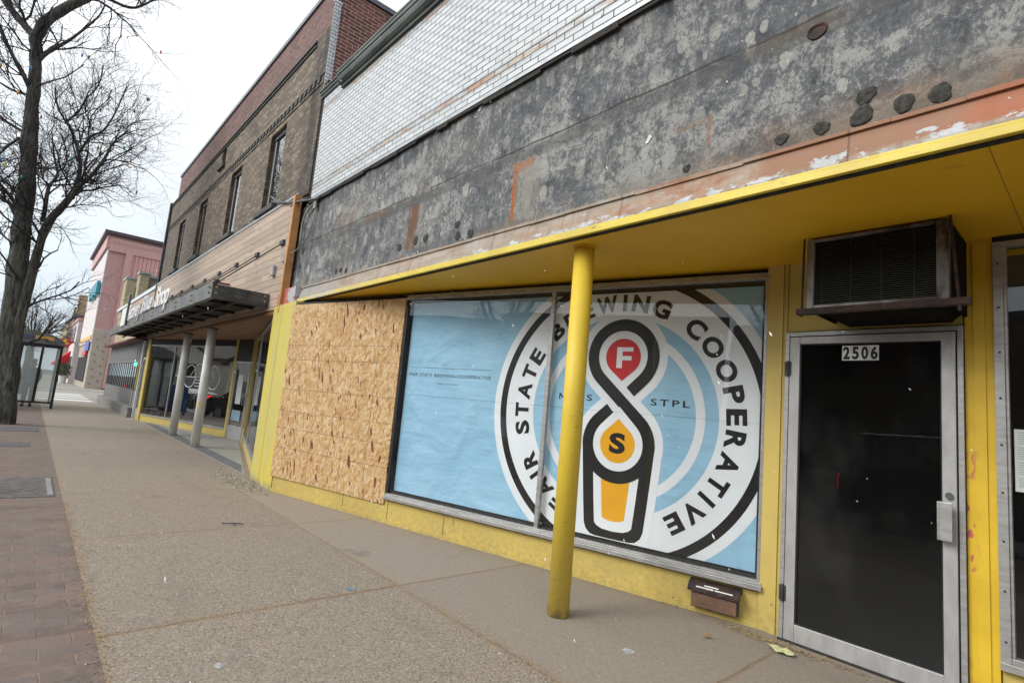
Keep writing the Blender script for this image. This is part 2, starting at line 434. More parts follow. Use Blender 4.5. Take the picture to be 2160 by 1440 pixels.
def brickmat(name, coord, c1, c2, c3, mort, ms=.006, soot=.0, bs=.6):
    m = M(name); m.pos(); q = m.vec(getattr(m, coord), m.z, 0.)
    col, fac = m.brick(q, .2125, .0668, ms, .5, .2); r = m.sep(col)[0]
    c = m.ramp(r, [(0, c1), (.45, c2), (.8, c3), (1, c1)])
    n = m.noise(sc=1.1, d=5, r=.65)
    c = m.mix(n.st(.45, .72) * soot, c, (.035, .033, .032))
    fine = m.noise(sc=45, d=4, r=.7)
    c = m.mix(fine.st(.45, .8) * .3, c, (c1[0] * .4, c1[1] * .4, c1[2] * .4))
    c = m.mix(fac * .85, c, mort)
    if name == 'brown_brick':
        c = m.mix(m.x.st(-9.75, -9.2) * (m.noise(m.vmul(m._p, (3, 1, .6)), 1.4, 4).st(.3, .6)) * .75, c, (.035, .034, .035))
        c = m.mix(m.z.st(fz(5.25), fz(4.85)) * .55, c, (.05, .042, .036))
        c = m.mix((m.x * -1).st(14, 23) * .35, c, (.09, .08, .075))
    if name == 'red_brick_side':
        c = m.mix(m.noise(m.vmul(m._p, (1, 2.2, .5)), 1.3, 4).st(.5, .68) * .8, c, (.055, .05, .05))
    MT[name] = m.bsdf(c, .85, bump=(fac * -1) + fine * .5 + r * .3, bs=bs, bd=.008, spec=.25)
brickmat('brown_brick', 'x', (.15, .12, .09), (.225, .18, .135), (.32, .26, .19), (.055, .05, .045), .008, .45)
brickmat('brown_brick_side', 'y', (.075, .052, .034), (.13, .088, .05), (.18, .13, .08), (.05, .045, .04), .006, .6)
brickmat('red_brick', 'x', (.14, .075, .065), (.185, .095, .08), (.23, .125, .105), (.27, .25, .235), .006, .25)
brickmat('red_brick_side', 'y', (.14, .05, .042), (.22, .075, .058), (.27, .10, .08), (.42, .39, .36), .007, .25)
brickmat('tan_brick', 'x', (.42, .36, .22), (.50, .43, .27), (.56, .49, .32), (.12, .10, .08), .008, .1)
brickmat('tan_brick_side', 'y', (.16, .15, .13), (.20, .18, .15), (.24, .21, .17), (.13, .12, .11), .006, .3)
brickmat('tan_brick_east', 'y', (.42, .36, .22), (.50, .43, .27), (.56, .49, .32), (.12, .10, .08), .008, .1)
brickmat('far_brick', 'x', (.13, .085, .065), (.18, .12, .09), (.22, .15, .11), (.2, .18, .16), .008, .3)

m = M('cornice_metal'); p = m.pos()
c = m.mix(m.noise(m.vmul(p, (1, 1, 4)), 2, 5).st(.3, .7), (.035, .05, .045), (.10, .115, .10))
c = m.mix(m.noise(sc=6, d=5).st(.6, .75) * .6, c, (.20, .22, .20))
MT['cornice_metal'] = m.bsdf(c, .55, bump=m.noise(sc=10), bs=.15)
# concrete sidewalk
m = M('sidewalk_concrete'); p = m.pos()
g1 = m.noise(sc=90, d=3, r=.7); g2 = m.noise(sc=34, d=3, r=.6); big = m.noise(sc=.55, d=5, r=.6); mid = m.noise(sc=3.2, d=5, r=.65)
sm_ = (m.y + (mid - .5) * .08 - 2.45 * 1).st(-.02, .02) * m.x.st(-9., -8.)
peb = m.vor(sc=105, out='Color'); pr, pg, pb = m.sep(peb)
c = m.mix(pr, (.215, .178, .135), (.325, .272, .208))
c = m.mix(pg.gt(.86) * .7, c, (.42, .38, .33)); c = m.mix(pb.gt(.85) * .6, c, (.07, .06, .055))
c = m.mix(sm_ * .72, c, m.mix(g2.st(.3, .7), (.24, .207, .166), (.30, .261, .21)))
c = m.mix(big.st(.35, .65) * .5, c, m.mix(.5, c, (.24, .21, .175)))
c = m.mix(mid.st(.55, .75) * .35, c, (.22, .19, .155))
fr = m.x.st(-8, -22)
c = m.mix(fr * .75, c, m.mix(mid.st(.3, .7), (.25, .22, .178), (.30, .265, .215)))
stn = m.noise(m.vmul(p, (1, 1, 1)), 1.7, 3).st(.66, .74)
c = m.mix(stn * .35, c, (.10, .09, .08))
spk = m.vor(sc=5.3).lt(.035); c = m.mix(spk * .8, c, (.5, .49, .46))
spk2 = m.vor(m.vadd(p, (9, 3, 0)), 3.1).lt(.05) * m.noise(sc=.8).st(.5, .55); c = m.mix(spk2 * .7, c, (.075, .07, .068))
blue = m.vor(m.vadd(p, (-6.6, -2.06, 0)), 1.0)
def joint(coordv, k0, per, w=.012):
    f = (((coordv - k0) / per).frac() - .5).abs()
    return (0.5 - f).st(w / per, w / per * .45)
wj = (m.noise(sc=9, d=4) - .5) * .03
jx = joint(m.x + wj, -3.93, 2.3, .016) * m.y.st(.44, .46)
jy = ((m.y + wj - 2.47).abs()).st(.016, .006)
jj = jx.max(jy * .35 * m.x.st(-14, -13)) * (m.noise(sc=1.1, d=3).st(.3, .6) * .65 + .35)
lit = ((m.x + wj * 3 + 3.93) / 2.3); ljx = (0.5 - ((lit.frac() - .5).abs())).st(.022, .006); ljy = (m.y + wj * 3 - 2.47).abs().st(.055, .01) * m.x.st(-7.5, -5.)
litm = (ljx * m.x.st(-7.2, -6.) ).max(ljy) * m.noise(m.vmul(p, (1, 1, 1)), 60, 4, .8).st(.47, .62) * m.noise(sc=2.1).st(.30, .50)
sid = ((m.x + 3.93) / 2.3)._o('FLOOR'); tone = m.sep(m.noise(m.vec(sid * 3.7, (m.y - 2.47).gt(0.) * 9.1, 0.), 1., 0, color=True))[0]
c = m.mix(tone.st(.35, .65) * .2, c, (.17, .15, .125))
crk = m.vor(m.vadd(p, m.vmul(m.noise(p, 3.2, 5, .65, color=True), (.5, .5, 0))), .55, 'Distance', 'DISTANCE_TO_EDGE').st(.006, .0015) * m.noise(sc=.45).st(.52, .58)
c = m.mix(crk * .22, c, (.07, .06, .05))
c = m.mix(m.noise(m.vmul(p, (.35, 1.2, 1)), 1.4, 5, .65).st(.55, .75) * .35, c, (.16, .135, .105))
c = m.mix(m.noise(sc=13, d=5, r=.7).st(.55, .8) * .3, c, (.40, .37, .32))
c = m.mix(jj * .5, c, (.11, .09, .07)); c = m.mix(litm * .85, c, (.30, .175, .075))
c = m.mix((m.y + wj - .5).st(.06, .0) * m.noise(sc=55, d=4, r=.8).st(.45, .6) * .7, c, (.30, .19, .09))
MT['sidewalk_concrete'] = m.bsdf(c, .88, bump=g1 * (sm_ * -.7 + 1) + pr * .5 * (sm_ * -.8 + 1) - jj * 2, bs=.5, bd=.006, spec=.25)
# paver strip
m = M('paver_bricks'); p = m.pos()
col, fac = m.brick(m.vec(m.y + 2.90 + (m.noise(sc=2.) - .5) * .03, m.x + (m.noise(sc=2.3) - .5) * .03, 0.), .30, .15, .006, .5, .5); r = m.sep(col)[0]
n = m.noise(sc=2.4, d=6, r=.7)
c = m.ramp(r, [(0, (.13, .098, .088)), (.4, (.175, .125, .105)), (.75, (.145, .125, .118)), (1, (.20, .14, .115))])
c = m.mix(n.st(.4, .68) * .8, c, (.16, .135, .12))
c = m.mix(m.noise(sc=60, d=4, r=.75).st(.45, .75) * .4, c, (.07, .06, .055)); c = m.mix(m.noise(sc=7, d=6, r=.75).st(.45, .65) * .55, c, (.21, .165, .14)); c = m.mix(m.noise(sc=4.3, d=6, r=.75).st(.52, .7) * .5, c, (.085, .075, .07))
c = m.mix(fac * .5 * m.noise(sc=5).st(.2, .5), c, m.mix(m.noise(sc=4).st(.42, .58), (.11, .092, .08), (.30, .19, .11)))
c = m.mix(m.y.st(.47, .50) * .0, c, (.3, .2, .1))
MT['paver_bricks'] = m.bsdf(c, .85, bump=fac * -1 + m.noise(sc=50, d=4) * .6 + r * .3, bs=.5, bd=.006, spec=.25)
MT['cover_metal'] = plain('cover_metal', (.095, .09, .088), .9, 0., .3, 9)
MT['iron_dark'] = plain('iron_dark', (.05, .055, .06), .6, .3, .3, 12)
MT['asphalt'] = plain('asphalt', (.055, .055, .057), .9, 0, .3, 30)
MT['curb_concrete'] = plain('curb_concrete', (.26, .25, .22), .85, 0, .2, 9)
MT['road_paint'] = plain('road_paint', (.68, .68, .66), .7, 0, .15, 14)
MT['entry_concrete'] = plain('entry_concrete', (.27, .265, .24), .8, 0, .12, 6)
MT['entry_border'] = plain('entry_border', (.12, .125, .13), .8, 0, .15, 7)
m = M('weathered_aluminium'); p = m.pos()
n = m.noise(m.vmul(p, (2, 2, 9)), 4, 5, .65); s2 = m.noise(m.vmul(p, (1, 1, .25)), 16, 4, .6)
c = m.mix(n.st(.3, .7), (.36, .355, .345), (.50, .50, .495)); c = m.mix(s2.st(.6, .75) * .55, c, (.20, .19, .175))
MT['aluminium'] = m.bsdf(c, .42, .55, bump=n, bs=.05)
m = M('door_aluminium'); p = m.pos(); n = m.noise(m.vmul(p, (3, 3, 1)), 5, 5, .65)
c = m.mix(n.st(.3, .7), (.38, .38, .38), (.48, .48, .475)); c = m.mix(m.noise(sc=13, d=4).st(.66, .74) * .45, c, (.25, .24, .23))
MT['door_aluminium'] = m.bsdf(c, .45, .35, bump=n, bs=.05)
MT['black_rubber'] = plain('black_rubber', (.014, .014, .015), .6)
MT['grime_and_shadow'] = plain('grime_and_shadow', (.03, .026, .022), .9, 0, .4, 20)
MT['interior_dark'] = plain('interior_dark', (.018, .018, .019), .9)
MT['interior_grey'] = plain('interior_grey', (.07, .07, .072), .9)
MT['interior_wood'] = plain('interior_wood', (.07, .045, .028), .8)

def glass(name, tint=(1, 1, 1), ior=1.55, dirt=.015, rough=.0, k=1., low=0.):
    m = M(name); m.pos(); nt = m.nt
    tr = nt.nodes.new('ShaderNodeBsdfTransparent'); tr.inputs[0].default_value = (*tint, 1)
    gl = nt.nodes.new('ShaderNodeBsdfGlossy'); gl.inputs['Roughness'].default_value = rough
    ge = nt.nodes.new('ShaderNodeNewGeometry'); dp = nt.nodes.new('ShaderNodeVectorMath'); dp.operation = 'DOT_PRODUCT'
    nt.links.new(ge.outputs['Incoming'], dp.inputs[0]); nt.links.new(ge.outputs['Normal'], dp.inputs[1])
    f0 = ((ior - 1) / (ior + 1)) ** 2
    fr = ((1 - S(m, dp.outputs['Value']).abs()) ** 5) * (1 - f0) + f0
    b = nt.nodes.new('ShaderNodeBump'); m.put(b.inputs['Height'], m.noise(sc=1.3, d=1)); b.inputs['Strength'].default_value = .035; b.inputs['Distance'].default_value = .05
    nt.links.new(b.outputs[0], gl.inputs['Normal'])
    mx = nt.nodes.new('ShaderNodeMixShader'); m.put(mx.inputs[0], (fr * k).sat())
    nt.links.new(tr.outputs[0], mx.inputs[1]); nt.links.new(gl.outputs[0], mx.inputs[2])
    df = nt.nodes.new('ShaderNodeBsdfDiffuse'); df.inputs[0].default_value = (.6, .6, .58, 1)
    mx2 = nt.nodes.new('ShaderNodeMixShader')
    m.put(mx2.inputs[0], m.noise(m.vmul(m._p, (1, 1, .6)), 2.2, 5, .65).st(.45, .8) * dirt * 2 + dirt * .5 + m.z.st(1.3, -.1) * low)
    nt.links.new(mx.outputs[0], mx2.inputs[1]); nt.links.new(df.outputs[0], mx2.inputs[2]); nt.links.new(mx2.outputs[0], m.out.inputs[0])
    MT[name] = m.mat
glass('shop_glass', (.97, .98, .975), 1.42, .004); glass('door_glass', (.55, .56, .57), 1.5, .010, k=.42, low=.022); glass('bike_glass', (.85, .88, .88), 2.9, .01); glass('upper_glass', (.6, .65, .66), 3.2, .03)
glass('clear_glass', (.9, .95, .94), 1.4, .03)

# OSB board
m = M('osb_board'); p = m.pos()
uu = (m.x + 8.3) * WD.x + (m.y - 2.86) * WD.y
q0 = m.vec(uu, m.z, 0.)
def strands(ax, az, sc_, ang, off):
    ca, sa = math.cos(ang), math.sin(ang)
    qu = uu * ca + m.z * sa; qz = m.z * ca - uu * sa
    q = m.vadd(m.vec(qu * ax, qz * az + m.noise(m.vec(uu * 2.1, m.z * .6, off), 1., 2) * 9, off), m.vmul(m.noise(q0, 5., 2, color=True), (1.1, 1.1, 0)))
    return m.sep(m.vor(q, sc_, 'Color'))
s1 = strands(44, 13, 1., .30, 0.); s2 = strands(52, 16, 1., -.35, 4.); s3 = strands(17, 38, 1., .5, 8.); s4 = strands(30, 9.5, 1., .22, 13.)
def tan_(r): return m.ramp(r, [(0, (.35, .19, .065)), (.25, (.48, .295, .125)), (.55, (.57, .385, .19)), (.8, (.67, .51, .31)), (1, (.40, .215, .065))])
c = tan_(s1[0]); c = m.mix(s2[1].gt(.5), c, tan_(s2[0])); c = m.mix(s3[1].gt(.72), c, tan_(s3[0]))
c = m.mix(s2[2].gt(.93) * .5, c, (.62, .50, .38))
c = m.mix(m.noise(q0, 1.3, 4).st(.4, .7) * .3, c, (.42, .24, .08))
c = m.mix((s4[0].gt(.978)) * .92, c, (.14, .028, .014))
c = m.mix((s1[2].gt(.985)) * .8, c, (.20, .05, .02))
gl_ = None
for zz_ in (2.14, 1.925, 1.49, 1.17, .92, .64):
    t = (m.z - (zz_)).abs().lt(.0032); gl_ = t if gl_ is None else gl_.max(t)
for u_ in (.36, .82, 1.50, 1.98): gl_ = gl_.max((uu - u_).abs().lt(.0036))
c = m.mix(gl_ * m.noise(q0, 3, 3).st(.3, .45) * .75, c, (.10, .06, .04))
MT['osb'] = m.bsdf(c, .7, bump=s1[1] + s2[0] + s3[0] * .5, bs=.35, bd=.004, spec=.3)
m = M('osb_edge'); MT['osb_edge'] = m.bsdf(m.mix(m.noise(sc=60).st(.3, .7), (.25, .15, .07), (.45, .3, .16)), .8)

# cedar cladding
def wood(name, c1, c2, bh, coord='z', along='x', knots=True, rough=.6):
    m = M(name); p = m.pos()
    cv = getattr(m, coord); f = (cv / bh).frac(); idx = (cv / bh)._o('FLOOR')
    av = getattr(m, along)
    rr = m.sep(m.noise(m.vec(idx * 3.17, (av / 2.9 + idx * .37)._o('FLOOR') * 5.3, 0.), 1., 0, color=True))
    g = m.noise(m.vec(av * 1.6, cv * 26, idx), 1.2, 5, .6, 1.2)
    c = m.mix(g.st(.3, .7), c1, c2); c = m.mix((rr[0]).st(.35, .65) * .45, c, tuple(v * .62 for v in c1))
    if knots: c = m.mix(m.vor(m.vec(av * 2.2, cv * 6, 0.), 1.).lt(.10) * .8, c, (.16, .07, .03))
    gap = (0.5 - (f - .5).abs()).st(.045, .02); c = m.mix(gap * .85, c, (.05, .03, .02))
    MT[name] = m.bsdf(c, rough, bump=g * .4 - gap * 2, bs=.4, bd=.006)
wood('cedar', (.41, .305, .22), (.53, .415, .32), .13)
wood('soffit_wood', (.27, .135, .055), (.36, .19, .085), .12, 'y', 'x')
MT['cedar_trim'] = plain('cedar_trim', (.50, .24, .085), .6, 0, .2, 5)
m = M('canopy_steel'); n = m.noise(m.vmul(m.pos(), (1, 1, 2)), 2.5, 6, .65)
c = m.mix(n.st(.35, .65), (.11, .11, .105), (.19, .185, .175)); c = m.mix(n.st(.66, .74) * .6, c, (.2, .10, .06)); MT['steel'] = m.bsdf(c, .45, .45, bump=n, bs=.08)
m = M('canopy_steel_end'); n = m.noise(m.vmul(m.pos(), (1, 1, 2)), 4, 6, .65)
c = m.mix(n.st(.35, .65), (.04, .045, .05), (.10, .105, .11)); MT['steel_dark'] = m.bsdf(c, .4, .5)
m = M('canopy_deck'); m.pos(); n = m.noise(m.vmul(m._p, (1, 1, 2)), 4, 6, .65); rb = ((m.x / .30).frac() - .5).abs()
c = m.mix(n.st(.35, .65), (.010, .006, .004), (.028, .016, .011)); MT['canopy_deck'] = m.bsdf(c, .6, .2, bump=rb.st(.2, .3), bs=.8, bd=.05)
MT['brass'] = plain('brass', (.55, .42, .20), .35, .8, .2)
MT['white_letter'] = plain('white_letter', (.78, .78, .78), .35)
MT['grey_pole'] = plain('grey_pole', (.66, .66, .62), .5, 0, .12, 3)
MT['grey_siding'] = plain('grey_siding', (.19, .182, .182), .6, 0, .1, 3)
MT['siding_dark'] = plain('siding_dark', (.03, .03, .032), .6)
MT['base_concrete'] = plain('base_concrete', (.19, .18, .165), .85, 0, .3, 5)
MT['coping_white'] = plain('coping_white', (.66, .70, .72), .4, .2)
MT['coping_grey'] = plain('coping_grey', (.35, .37, .38), .4, .4)
MT['coping_dark'] = plain('coping_dark', (.12, .125, .15), .4, .3)
MT['stone_dark'] = plain('stone_dark', (.075, .075, .073), .85, 0, .6, 30, bs=.5)
MT['pink_wall'] = plain('pink_wall', (.48, .29, .28), .7, 0, .08, 4)
MT['pink_trim'] = plain('pink_trim', (.56, .33, .31), .6, 0, .06, 4)
m = M('pink_corrugated'); m.pos(); f = ((m.y / .30).frac() - .5).abs()
c = m.mix(f.st(.36, .46), (.62, .34, .32), (.30, .14, .13)); MT['pink_corrugated'] = m.bsdf(c, .55, bump=f, bs=.6, bd=.05)
m = M('pale_pink_front'); c = m.mix(m.noise(sc=1.).st(.3, .7), (.62, .56, .56), (.68, .62, .61)); MT['pale_front'] = m.bsdf(c, .7)
MT['beige_wall'] = plain('beige_wall', (.40, .345, .285), .8, 0, .08, 3)
MT['eave_dark'] = plain('eave_dark', (.07, .05, .065), .5)
MT['teal_paint'] = plain('teal_paint', (.03, .30, .36), .4); MT['blue_tile'] = plain('blue_tile', (.25, .38, .48), .4); MT['rust_tile'] = plain('rust_tile', (.30, .12, .08), .4)
MT['blue_sign'] = plain('blue_sign', (.06, .10, .45), .4); MT['red_sign'] = plain('red_sign', (.55, .03, .04), .4); MT['yellow_sign'] = plain('yellow_sign', (.75, .5, .05), .4)
MT['orange_sign'] = plain('orange_sign', (.70, .40, .10), .5); MT['slate_sign'] = plain('slate_sign', (.07, .11, .20), .5)
MT['awning_red'] = plain('awning_red', (.60, .02, .03), .7); MT['maroon'] = plain('maroon', (.20, .05, .06), .6)
MT['white_paint'] = plain('white_paint', (.72, .73, .72), .5); MT['mid_grey'] = plain('mid_grey', (.22, .22, .215), .7)
MT['shelter_frame'] = plain('shelter_frame', (.02, .022, .024), .45, .3); MT['shelter_roof'] = plain('shelter_roof', (.15, .155, .145), .5, 0, .15, 3)
m = M('frit_glass'); m.pos()
w1 = ((m.y * .62 - m.z * .5) / .034).frac()
w2 = ((m.y * .2 + m.z * .62) / .075).frac()
al = (w1.lt(.5) * .42 + .16)
MT['frit_glass'] = m.bsdf((.66, .74, .71), .3, alpha=al)
# tree bark
m = M('bark'); p = m.pos(); v = m.noise(m.vmul(p, (9, 9, 1.4)), 2, 6, .7, .6); n = m.noise(sc=2, d=4)
c = m.mix(v.st(.32, .68), (.026, .026, .024), (.155, .152, .132)); c = m.mix(n.st(.55, .7) * .4, c, (.055, .065, .03))
MT['bark'] = m.bsdf(c, .9, bump=v, bs=.9, bd=.03, spec=.2)
MT['twig'] = plain('twig', (.035, .03, .032), .8)
MT['blue_paper'] = None
m = M('poster_blue'); p = m.pos(); wr = m.noise(m.vmul(p, (1.2, 1, 1)), 1.6, 3, .45, .8); w3 = m.noise(m.vmul(p, (1.5, 1, 4)), 1.2, 3)
c = m.mix(wr.st(.3, .7), (.32, .565, .77), (.37, .61, .81))
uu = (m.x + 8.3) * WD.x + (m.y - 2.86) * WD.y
sml = (m.z - 1.552 + (uu - 2.4) * .0).abs().st(.006, .002) * m.noise(m.vmul(p, (2, 2, 1)), 2).st(.3, .5)  # sheet seam, with the overlap's thin shadow line painted into the blue
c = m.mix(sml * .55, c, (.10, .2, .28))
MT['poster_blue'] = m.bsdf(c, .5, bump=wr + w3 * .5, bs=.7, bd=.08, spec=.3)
m = M('poster_white'); p = m.pos(); wr = m.noise(m.vmul(p, (1.2, 1, 1)), 1.6, 3, .45, .8)
c = m.mix(wr.st(.3, .7), (.84, .87, .93), (.89, .91, .96)); sml = (m.z - 1.552).abs().st(.005, .002)  # same seam, its shadow line painted across the white parts
c = m.mix(sml * .3, c, (.3, .35, .4)); MT['poster_white'] = m.bsdf(c, .5, bump=wr, bs=.3, bd=.06, spec=.3)
def ink(n, c): 
    m = M(n); MT[n] = m.bsdf(m.mix(m.noise(sc=5).st(.3, .7), c, tuple(v * 1.08 for v in c)), .45, spec=.4)
ink('ink_black', (.009, .009, .009)); ink('ink_red', (.60, .015, .02)); ink('ink_orange', (.85, .40, .01)); ink('ink_line', (.03, .05, .09))
MT['paper'] = plain('paper', (.62, .64, .64), .8, 0, .05)
MT['tape_yellow'] = plain('tape_yellow', (.72, .68, .25), .6); MT['paint_yellow'] = plain('paint_yellow', (.72, .5, .03), .5)
m = M('ac_steel'); n = m.noise(m.vmul(m.pos(), (1, 1, .5)), 6, 6, .7); MT['ac_steel'] = m.bsdf(m.mix(m.x.st(-1.3, -.75), m.mix(n.st(.45, .7), (.26, .25, .24), (.11, .085, .065)), m.mix(n.st(.38, .55), (.16, .155, .15), (.045, .032, .026))), .5, .4, bump=n, bs=.1)
m = M('ac_rust'); n = m.noise(sc=12, d=6, r=.7); MT['ac_rust'] = m.bsdf(m.mix(n.st(.4, .7), (.022, .015, .013), (.085, .04, .03)), .8, 0, bump=n, bs=.3)
MT['ac_fin'] = plain('ac_fin', (.045, .05, .035), .5, .5); MT['ac_dark'] = plain('ac_dark', (.010, .009, .008), .95, spec=.1)
MT['grate_copper'] = plain('grate_copper', (.25, .15, .10), .5, .3)
MT['dab'] = plain('dab', (.045, .043, .037), .95, 0, .5, 40, bs=.8)
MT['cable'] = plain('cable', (.10, .10, .10), .6); MT['cable_pale'] = plain('cable_pale', (.27, .26, .24), .6)
MT['leaf'] = plain('leaf', (.28, .17, .07), .8, 0, .6, 90); MT['straw'] = plain('straw', (.36, .28, .12), .8, 0, .5, 60); MT['chip'] = plain('chip', (.34, .31, .27), .8, 0, .5, 60); MT['pale_leaf'] = plain('pale_leaf', (.55, .56, .30), .6, 0, .2, 30)
MT['snow'] = plain('snow', (.9, .92, .95), .6)
MT['mail_blue'] = plain('mail_blue', (.015, .07, .25), .35); MT['car_dark'] = plain('car_dark', (.012, .015, .02), .15, .3); MT['car_silver'] = plain('car_silver', (.35, .36, .37), .2, .5); MT['car_red'] = plain('car_red', (.25, .02, .02), .2, .2)
MT['tyre'] = plain('tyre', (.02, .02, .02), .8); MT['chrome'] = plain('chrome', (.6, .6, .6), .2, .9)
m = M('tail_lamp'); MT['tail_lamp'] = m.bsdf((.5, .01, .01), .2, emis=(1, .02, .01), es=3.)
m = M('green_lamp'); MT['green_lamp'] = m.bsdf((.05, .5, .25), .2, emis=(.1, 1, .55), es=3.)
MT['stucco_white'] = plain('stucco_white', (.72, .70, .66), .8, 0, .08, 3); MT['stucco_cream'] = plain('stucco_cream', (.72, .68, .52), .8, 0, .08, 3); MT['roof_brown'] = plain('roof_brown', (.09, .075, .065), .9, 0, .2, 3)
MT['skin'] = plain('skin', (.42, .26, .20), .6); MT['hair'] = plain('hair', (.10, .07, .05), .8); MT['jacket_teal'] = plain('jacket_teal', (.025, .065, .085), .85); MT['jeans'] = plain('jeans', (.03, .045, .09), .9)
MT['bulb_red'] = plain('bulb_red', (.5, .03, .03), .3); MT['bulb_blue'] = plain('bulb_blue', (.03, .18, .45), .3); MT['bulb_green'] = plain('bulb_green', (.02, .25, .18), .3); MT['bulb_yellow'] = plain('bulb_yellow', (.55, .45, .05), .3); MT['bulb_orange'] = plain('bulb_orange', (.6, .28, .05), .3)
MT['terracotta'] = plain('terracotta', (.45, .10, .05), .7); MT['shrub'] = plain('shrub', (.06, .075, .03), .8, 0, .5, 9)

# ------------------------------------------------------------------ setting
ground = struct(MB().box(-400, 400, -400, 400, -.6, -.16).build('ground', MT['asphalt']))
struct(MB().box(-31.6, 30, -1.9, .5, -.2, 0).build('paver_strip', MT['paver_bricks']))
struct(MB().box(-31.6, 30, .5, 12, -.2, 0).build('sidewalk', MT['sidewalk_concrete']))
struct(MB().box(-31.9, 30, -2.06, -1.9, -.2, -.004).box(-31.75, -31.6, -1.9, 12, -.2, -.002).build('kerb', MT['curb_concrete'], bevel=.01))
struct(MB().box(-140, -50.2, -1.9, 60, -.2, 0.0).build('far_sidewalk', MT['curb_concrete']))
struct(MB().box(-140, 60, -30, -15.5, -.2, 0.0).build('opposite_sidewalk', MT['curb_concrete']))
struct(MB().box(-50.2, -31.9, -2, 40, -.155, -.02).build('side_road', MT['curb_concrete']))
cw = MB()
for x0 in (-42.6, -40.0, -37.4, -34.8): cw.box(x0, x0 + 1.1, .2, 2.55, -.02, -.014)
struct(cw.build('crosswalk_marking', MT['road_paint']))
cw = MB()
for x0 in (-38.8, -37.2, -35.2): cw.box(x0, x0 + .7, 3.1, 8.4, -.02, -.014)
struct(cw.build('crosswalk_marking', MT['road_paint']))
# recessed entry floor
eb = MB(); eb.prism([(-21.6, 2.92), (-9.75, 2.92), (-15.4, 4.33), (-16.4, 4.27)], lambda a, b, d: (a, b, d), 0, .008); struct(eb.build('entry_floor', MT['entry_concrete']))
eb = MB(); eb.prism([(-21.0, 2.93), (-10.0, 2.93), (-10.9, 3.18), (-20.0, 3.20)], lambda a, b, d: (a, b, d), .008, .012); struct(eb.build('entry_border', MT['entry_border']))
# utility covers in the paver strip
t = thing('utility_cover', 'square grey metal cover with worn swirls set in the brick strip', 'utility cover', (-8.8, -.1, 0))
MB().box(-9.75, -8.35, -.75, .44, 0, .006).build('plate', MT['cover_metal'], t, bevel=.002)
r_ = MB()
for k in range(4):
    rr = .16 + .13 * k; pts = [(-9.05 + rr * math.cos(a * .2617) * .9, -.25 + rr * math.sin(a * .2617), .009) for a in range(-5, 6)]
    r_.tube(pts, .006, 4)
r_.box(-9.68, -8.42, .37, .42, .006, .012).build('raised_rib', MT['mid_grey'], t)
t = thing('tree_grate', 'flat grey metal grate plate in the pavers in front of the tree', 'grate', (-17.2, .0, 0))
MB().box(-17.6, -16.6, -.6, .36, 0, .008).build('plate', MT['cover_metal'], t)
MB().box(-14.2, -13.5, -.7, .2, 0, .007).build('hatch', MT['cover_metal'], None)
tag(bpy.data.objects['hatch'], 'small pale grey hatch plate in the brick paving', 'hatch')

# ------------------------------------------------------------------ BREWERY BUILDING
XR = 4.5
bA = thing('brewery_building', 'yellow storefront with stained black band and white glazed brick above', 'building', (-2, 3, 0))
zb0, zb1 = fz(3.15), fz(4.655)
MB().box(fx(-9.28), XR, 3.035, 3.4, zb0, zb1 + .03).build('stained_wall', MT['stained_wall'], bA)
MB().box(fx(-9.62), fx(-9.28) - .002, 3.05, 3.3, 2.86, zb1).build('wall_end', MT['stained_wall'], bA)
# ragged dark strip standing in for the shadow gap under the tiles
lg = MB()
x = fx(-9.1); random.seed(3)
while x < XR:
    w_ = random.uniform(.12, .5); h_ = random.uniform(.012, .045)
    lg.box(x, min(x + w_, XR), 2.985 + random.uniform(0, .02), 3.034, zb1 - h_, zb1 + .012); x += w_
lg.build('shadow_strip', MT['grime_and_shadow'], bA)
MB().box(fx(-9.02), XR, 3.0, 3.36, zb1 + .032, 6.40).build('tile_wall', MT['glazed_tile'], bA)
MB().box(fx(-9.02), XR, 2.992, 3.0 - .001, zb1 + .012, zb1 + .05).build('tile_edge', MT['coping_grey'], bA)
# dark joint between the two buildings
MB().box(fx(-9.17), fx(-9.02) - .002, 3.02, 3.3, zb1, fz(6.9)).build('joint_strip', MT['grime_and_shadow'], bA)
# cornice: plain length then ogee moulding
prof = [(3.0, 6.215), (2.965, 6.22), (2.96, 6.25), (2.935, 6.262), (2.905, 6.295), (2.89, 6.34), (2.89, 6.37), (2.875, 6.38), (2.87, 6.42), (2.86, 6.43), (2.86, 6.455), (3.3, 6.455), (3.3, 6.215)]
MB().prism(prof, lambda a, b, d: (d, a, b), -7.95, XR).build('cornice', MT['cornice_metal'], bA)
prof = [(3.0, 6.36), (2.975, 6.365), (2.97, 6.395), (2.95, 6.41), (2.945, 6.44), (2.925, 6.45), (2.925, 6.47), (3.3, 6.47), (3.3, 6.36)]
MB().prism(prof, lambda a, b, d: (d, a, b), fx(-9.1), -7.951).build('cornice_end', MT['cornice_metal'], bA)
MB().box(fx(-9.1), XR, 3.31, 16, 2.9, 6.1).build('rear_block', MT['interior_grey'], bA)
